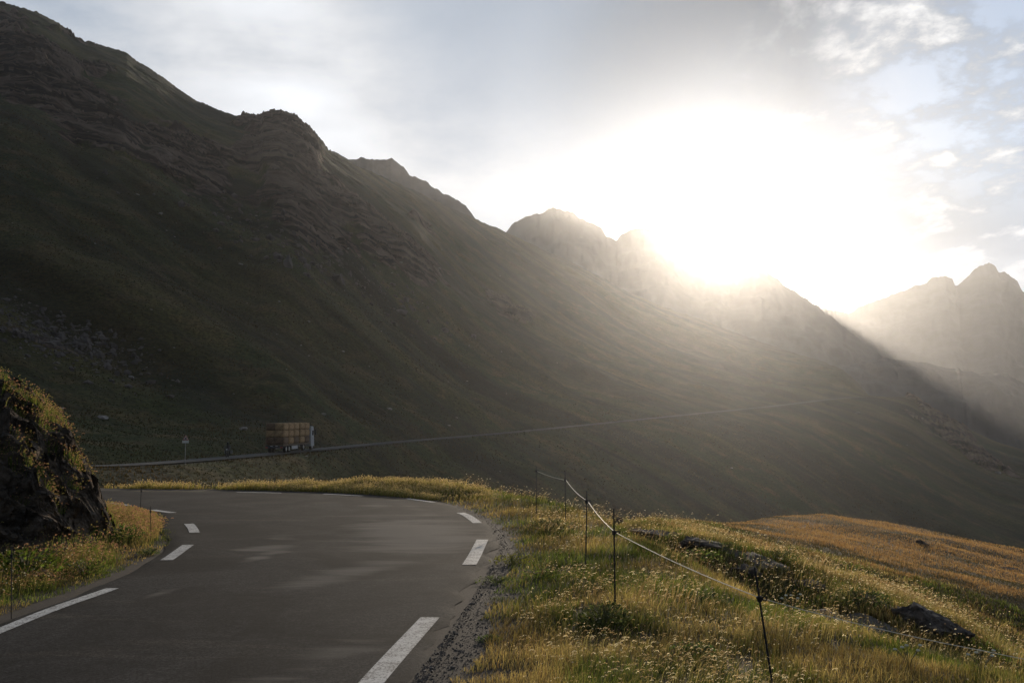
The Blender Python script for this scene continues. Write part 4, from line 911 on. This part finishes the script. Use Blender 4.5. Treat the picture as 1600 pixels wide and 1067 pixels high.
for o in tk.children_recursive:                                       # short cab-over cab
    if o.name.split('.')[0] in ('cab', 'windscreen', 'door', 'side_window', 'door_handle', 'mirror', 'headlight', 'grille'):
        for v in o.data.vertices:
            if v.co.y > 12.76: v.co.y = 12.76 + (v.co.y - 12.76) * .70
# bales: one mesh shape, individuals in layers
def f_hay(base):
    def f(t, b):
        p = t.obj(); n = t.noise(t.v('MULTIPLY', p, (6, 1.2, 14)), 1.6, 5, .7); n2 = t.noise(p, 3.0, 4, .6)
        c = t.mix(t.ramp(n, .35, .65), tuple(x * .55 for x in base), tuple(x * 1.35 for x in base)); k = t.ramp(n2, .3, .7, .7, 1.25)
        t.set(b.inputs['Base Color'], t.v('MULTIPLY', c, t.comb(k, k, k))); b.inputs['Roughness'].default_value = .95; t.set(b.inputs['Normal'], t.bump(n, .8, .05))
    return f
M_hay = mat('hay', f_hay((.30, .19, .09))); M_hay2 = mat('dark_hay', f_hay((.11, .065, .038))); M_twine = simple('twine', (.17, .10, .05), .7)
def bale_shape(L, W, Hh, seed):
    nx, ny, nz_ = 7, 13, 6; mb = MB(); r = np.random.default_rng(seed)
    def face(o, a, b, na, nb):
        o, a, b = map(np.array, (o, a, b)); u, v = np.meshgrid(np.linspace(0, 1, na), np.linspace(0, 1, nb)); V = o + u[..., None] * a + v[..., None] * b; V = V.reshape(-1, 3)
        c = V / np.array([W / 2, L / 2, Hh / 2]); rad = np.max(np.abs(c), 1); e = np.sum(np.abs(c) ** 6, 1) ** (1 / 6)
        V = V / e[:, None] * 1.04; gr = .016 * np.cos(V[:, 1] / L * 5 * 2 * math.pi); V[:, [0, 2]] *= (1 + gr)[:, None]
        mb.add(V, grid_faces(nb, na))
    x, y, z = W / 2, L / 2, Hh / 2
    face((-x, -y, -z), (0, 2 * y, 0), (0, 0, 2 * z), ny, nz_); face((x, y, -z), (0, -2 * y, 0), (0, 0, 2 * z), ny, nz_); face((-x, -y, z), (0, 2 * y, 0), (2 * x, 0, 0), ny, nx)
    face((-x, y, -z), (0, -2 * y, 0), (2 * x, 0, 0), ny, nx); face((x, -y, -z), (-2 * x, 0, 0), (0, 0, 2 * z), nx, nz_); face((-x, y, -z), (2 * x, 0, 0), (0, 0, 2 * z), nx, nz_)
    return mb
def twine(L, W, Hh, n):
    mb = MB()
    for k in range(n):
        y = L * (-.5 + (k + .7) / (n + .4)); x, z = W / 2 * 1.015, Hh / 2 * 1.015
        for a, b in (((-x, y, -z), (-x, y, z)), ((-x, y, z), (x, y, z)), ((x, y, z), (x, y, -z))): mb.tube([a, b], .012, 4)
    return mb
BL, BW, BH = 2.30, 1.26, .93
protos = {}
for k, mm_ in (('a', M_hay), ('b', M_hay2)):
    o = bale_shape(BL, BW, BH, 5).build('hay_bale', mm_, None, True); s = twine(BL, BW, BH, 5).build('twine', M_twine, o); protos[k] = (o, s)
LAY = ['bottom', 'middle', 'top']; ORD = ['rearmost', 'second from the tail', 'third from the tail', 'fourth from the tail', 'foremost']
ROT = Matrix.Rotation(ang, 4, 'Z') @ Matrix.Rotation(pitch_, 4, 'X'); used = set(); base_m = Matrix.Translation(Vector(L0)) @ ROT
for i in range(5):
    y = .12 + BL * .5 + i * (BL + .02) + (.42 if i >= 3 else 0)
    for lay in range(3):
        for s in (-1, 1):
            if s < 0 and lay < 2 and i > 0: continue
            k = 'b' if (lay == 0 or (i == 0 and s < 0)) and (i + lay) % 2 == 0 else 'a'  # darker hay for alternate bales of the bottom layer and hill-side tail
            if k in used: o = protos[k][0].copy(); C.objects.link(o); t_ = protos[k][1].copy(); C.objects.link(t_); t_.parent = o
            else: o = protos[k][0]; used.add(k)
            jx, jy = random.uniform(-.03, .03), random.uniform(-.03, .03)
            o.matrix_world = base_m @ Matrix.Translation((s * (BW / 2 + .005) + jx, y + jy, DK + .02 + BH * (.5 + lay) + (lay * .01))) 
            tag(o, f"hay bale in the {LAY[lay]} layer of the lorry load, {ORD[i]}, {'road' if s > 0 else 'hill'} side", 'hay bale', 'hay bales stacked on the lorry')
# ------------------------------------------------------------------ motorcycle and rider
j = int(np.argmin(np.abs(FAR[:, 0] / FAR[:, 1] - ray(357, 708)[0]) + (FAR[:, 1] < 95) * 9)); MP = FAR[j].copy(); MP[2] += .03
mang = ang + math.pi + R(12)
mc = empty('motorcycle', MP, mang); tag(mc, 'dark motorcycle on the far road behind the lorry', 'motorcycle')
for y in (.72, -.72):
    w_ = MB().ring((0, y, .31), (1, 0, 0), .25, .06, 22, 8).build('wheel', M_tyre, mc, True); mr = MB().disc((0, y, .31), (1, 0, 0), .18, .03, 16).build('rim', M_rim, w_)
mb = MB(); mb.box((0, .0, .48), (.28, .55, .34)); mb.tube([(.09, .72, .31), (.09, .52, .95)], .025, 6).tube([(-.09, .72, .31), (-.09, .52, .95)], .025, 6).tube([(0, -.72, .31), (0, -.2, .42)], .04, 6).tube([(.14, .1, .3), (.16, -.8, .38)], .045, 8); mb.build('frame', M_blk, mc)
mb = MB(); mb.tube([(0, .42, .82), (0, .2, .88), (0, -.05, .82)], [.09, .15, .11], 12); mb.build('fuel_tank', M_blue, mc, True)
mb = MB(); mb.box((0, -.38, .8), (.26, .75, .1), taper=.85); mb.build('seat', M_blk, mc)
mb = MB(); mb.box((0, .62, .98), (.34, .16, .34), taper=.7); mb.build('fairing', M_blue, mc)
MB().disc((0, .72, .95), (0, 1, 0), .09, .05, 14).build('headlight', M_lampw, mc, True); MB().tube([(-.36, .42, 1.06), (0, .5, 1.0), (.36, .42, 1.06)], .016, 6).build('handlebar', M_blk, mc)
for s in (-1, 1): MB().box((s * .34, -.55, .62), (.2, .42, .34)).build('pannier', M_gal, mc)
J = {0: (0, -.3, .9), 1: (0, -.27, 1.12), 2: (0, -.2, 1.36), 3: (0, -.16, 1.48), 4: (0, -.13, 1.58), 5: (0, -.1, 1.68), 6: (.19, -.19, 1.38), 7: (.34, .08, 1.2), 8: (.33, .36, 1.09), 9: (-.19, -.19, 1.38), 10: (-.34, .08, 1.2), 11: (-.33, .36, 1.09),
     12: (.15, -.24, .88), 13: (.24, .14, .76), 14: (.2, -.06, .36), 15: (.2, .1, .3), 16: (-.15, -.24, .88), 17: (-.24, .14, .76), 18: (-.2, -.06, .36), 19: (-.2, .1, .3)}
RD_ = [.15, .16, .17, .07, .09, .09, .08, .055, .04, .08, .055, .04, .1, .075, .055, .045, .1, .075, .055, .045]
ED = [(0, 1), (1, 2), (2, 3), (3, 4), (4, 5), (2, 6), (6, 7), (7, 8), (2, 9), (9, 10), (10, 11), (0, 12), (12, 13), (13, 14), (14, 15), (0, 16), (16, 17), (17, 18), (18, 19)]
me = bpy.data.meshes.new('person'); me.from_pydata([J[i] for i in range(20)], ED, []); me.update()
pr = bpy.data.objects.new('person', me); C.objects.link(pr); pr.location = MP; pr.rotation_euler = (0, 0, mang)
pr.modifiers.new('skin', 'SKIN'); 
if not me.skin_vertices: me.attributes
for i, v in enumerate(me.skin_vertices[0].data): v.radius = (RD_[i], RD_[i]); v.use_root = (i == 0)
ss = pr.modifiers.new('sub', 'SUBSURF'); ss.levels = 1; ss.render_levels = 2
M_leather = simple('dark_leather', (.02, .02, .022), .6); me.materials.append(M_leather); tag(pr, 'rider in dark gear and helmet sitting on the motorcycle', 'person')
V, T = ICO[3]; h_ = MB(); h_.add(V * [.135, .16, .16] + [0, -.09, 1.68], T=T); h_.build('helmet', M_blk, pr, True)
MB().box((0, .05, 1.69), (.18, .05, .07)).build('visor', M_glass, pr)
#@@END
# ------------------------------------------------------------------ haze (the air of the valley)
def box_np(x0, x1, y0, y1, z0, z1):
    V = [(x, y, z) for z in (z0, z1) for y in (y0, y1) for x in (x0, x1)]
    return V, [(0, 2, 3, 1), (4, 5, 7, 6), (0, 1, 5, 4), (2, 6, 7, 3), (0, 4, 6, 2), (1, 3, 7, 5)]
V, F = box_np(-6100, 6100, -6100, 6100, -106, 334)
mh = bpy.data.materials.new('haze'); mh.use_nodes = True; nt = mh.node_tree; nt.nodes.remove(nt.nodes['Principled BSDF'])
pv = nt.nodes.new('ShaderNodeVolumePrincipled'); pv.inputs['Color'].default_value = (0.92, 0.94, 0.98, 1)
pv.inputs['Density'].default_value = HAZE; pv.inputs['Anisotropy'].default_value = HAZE_G
nt.links.new(pv.outputs[0], nt.nodes['Material Output'].inputs['Volume'])
tag(mesh_np('haze', V, F, None, mh, smooth_=False), kind='stuff')
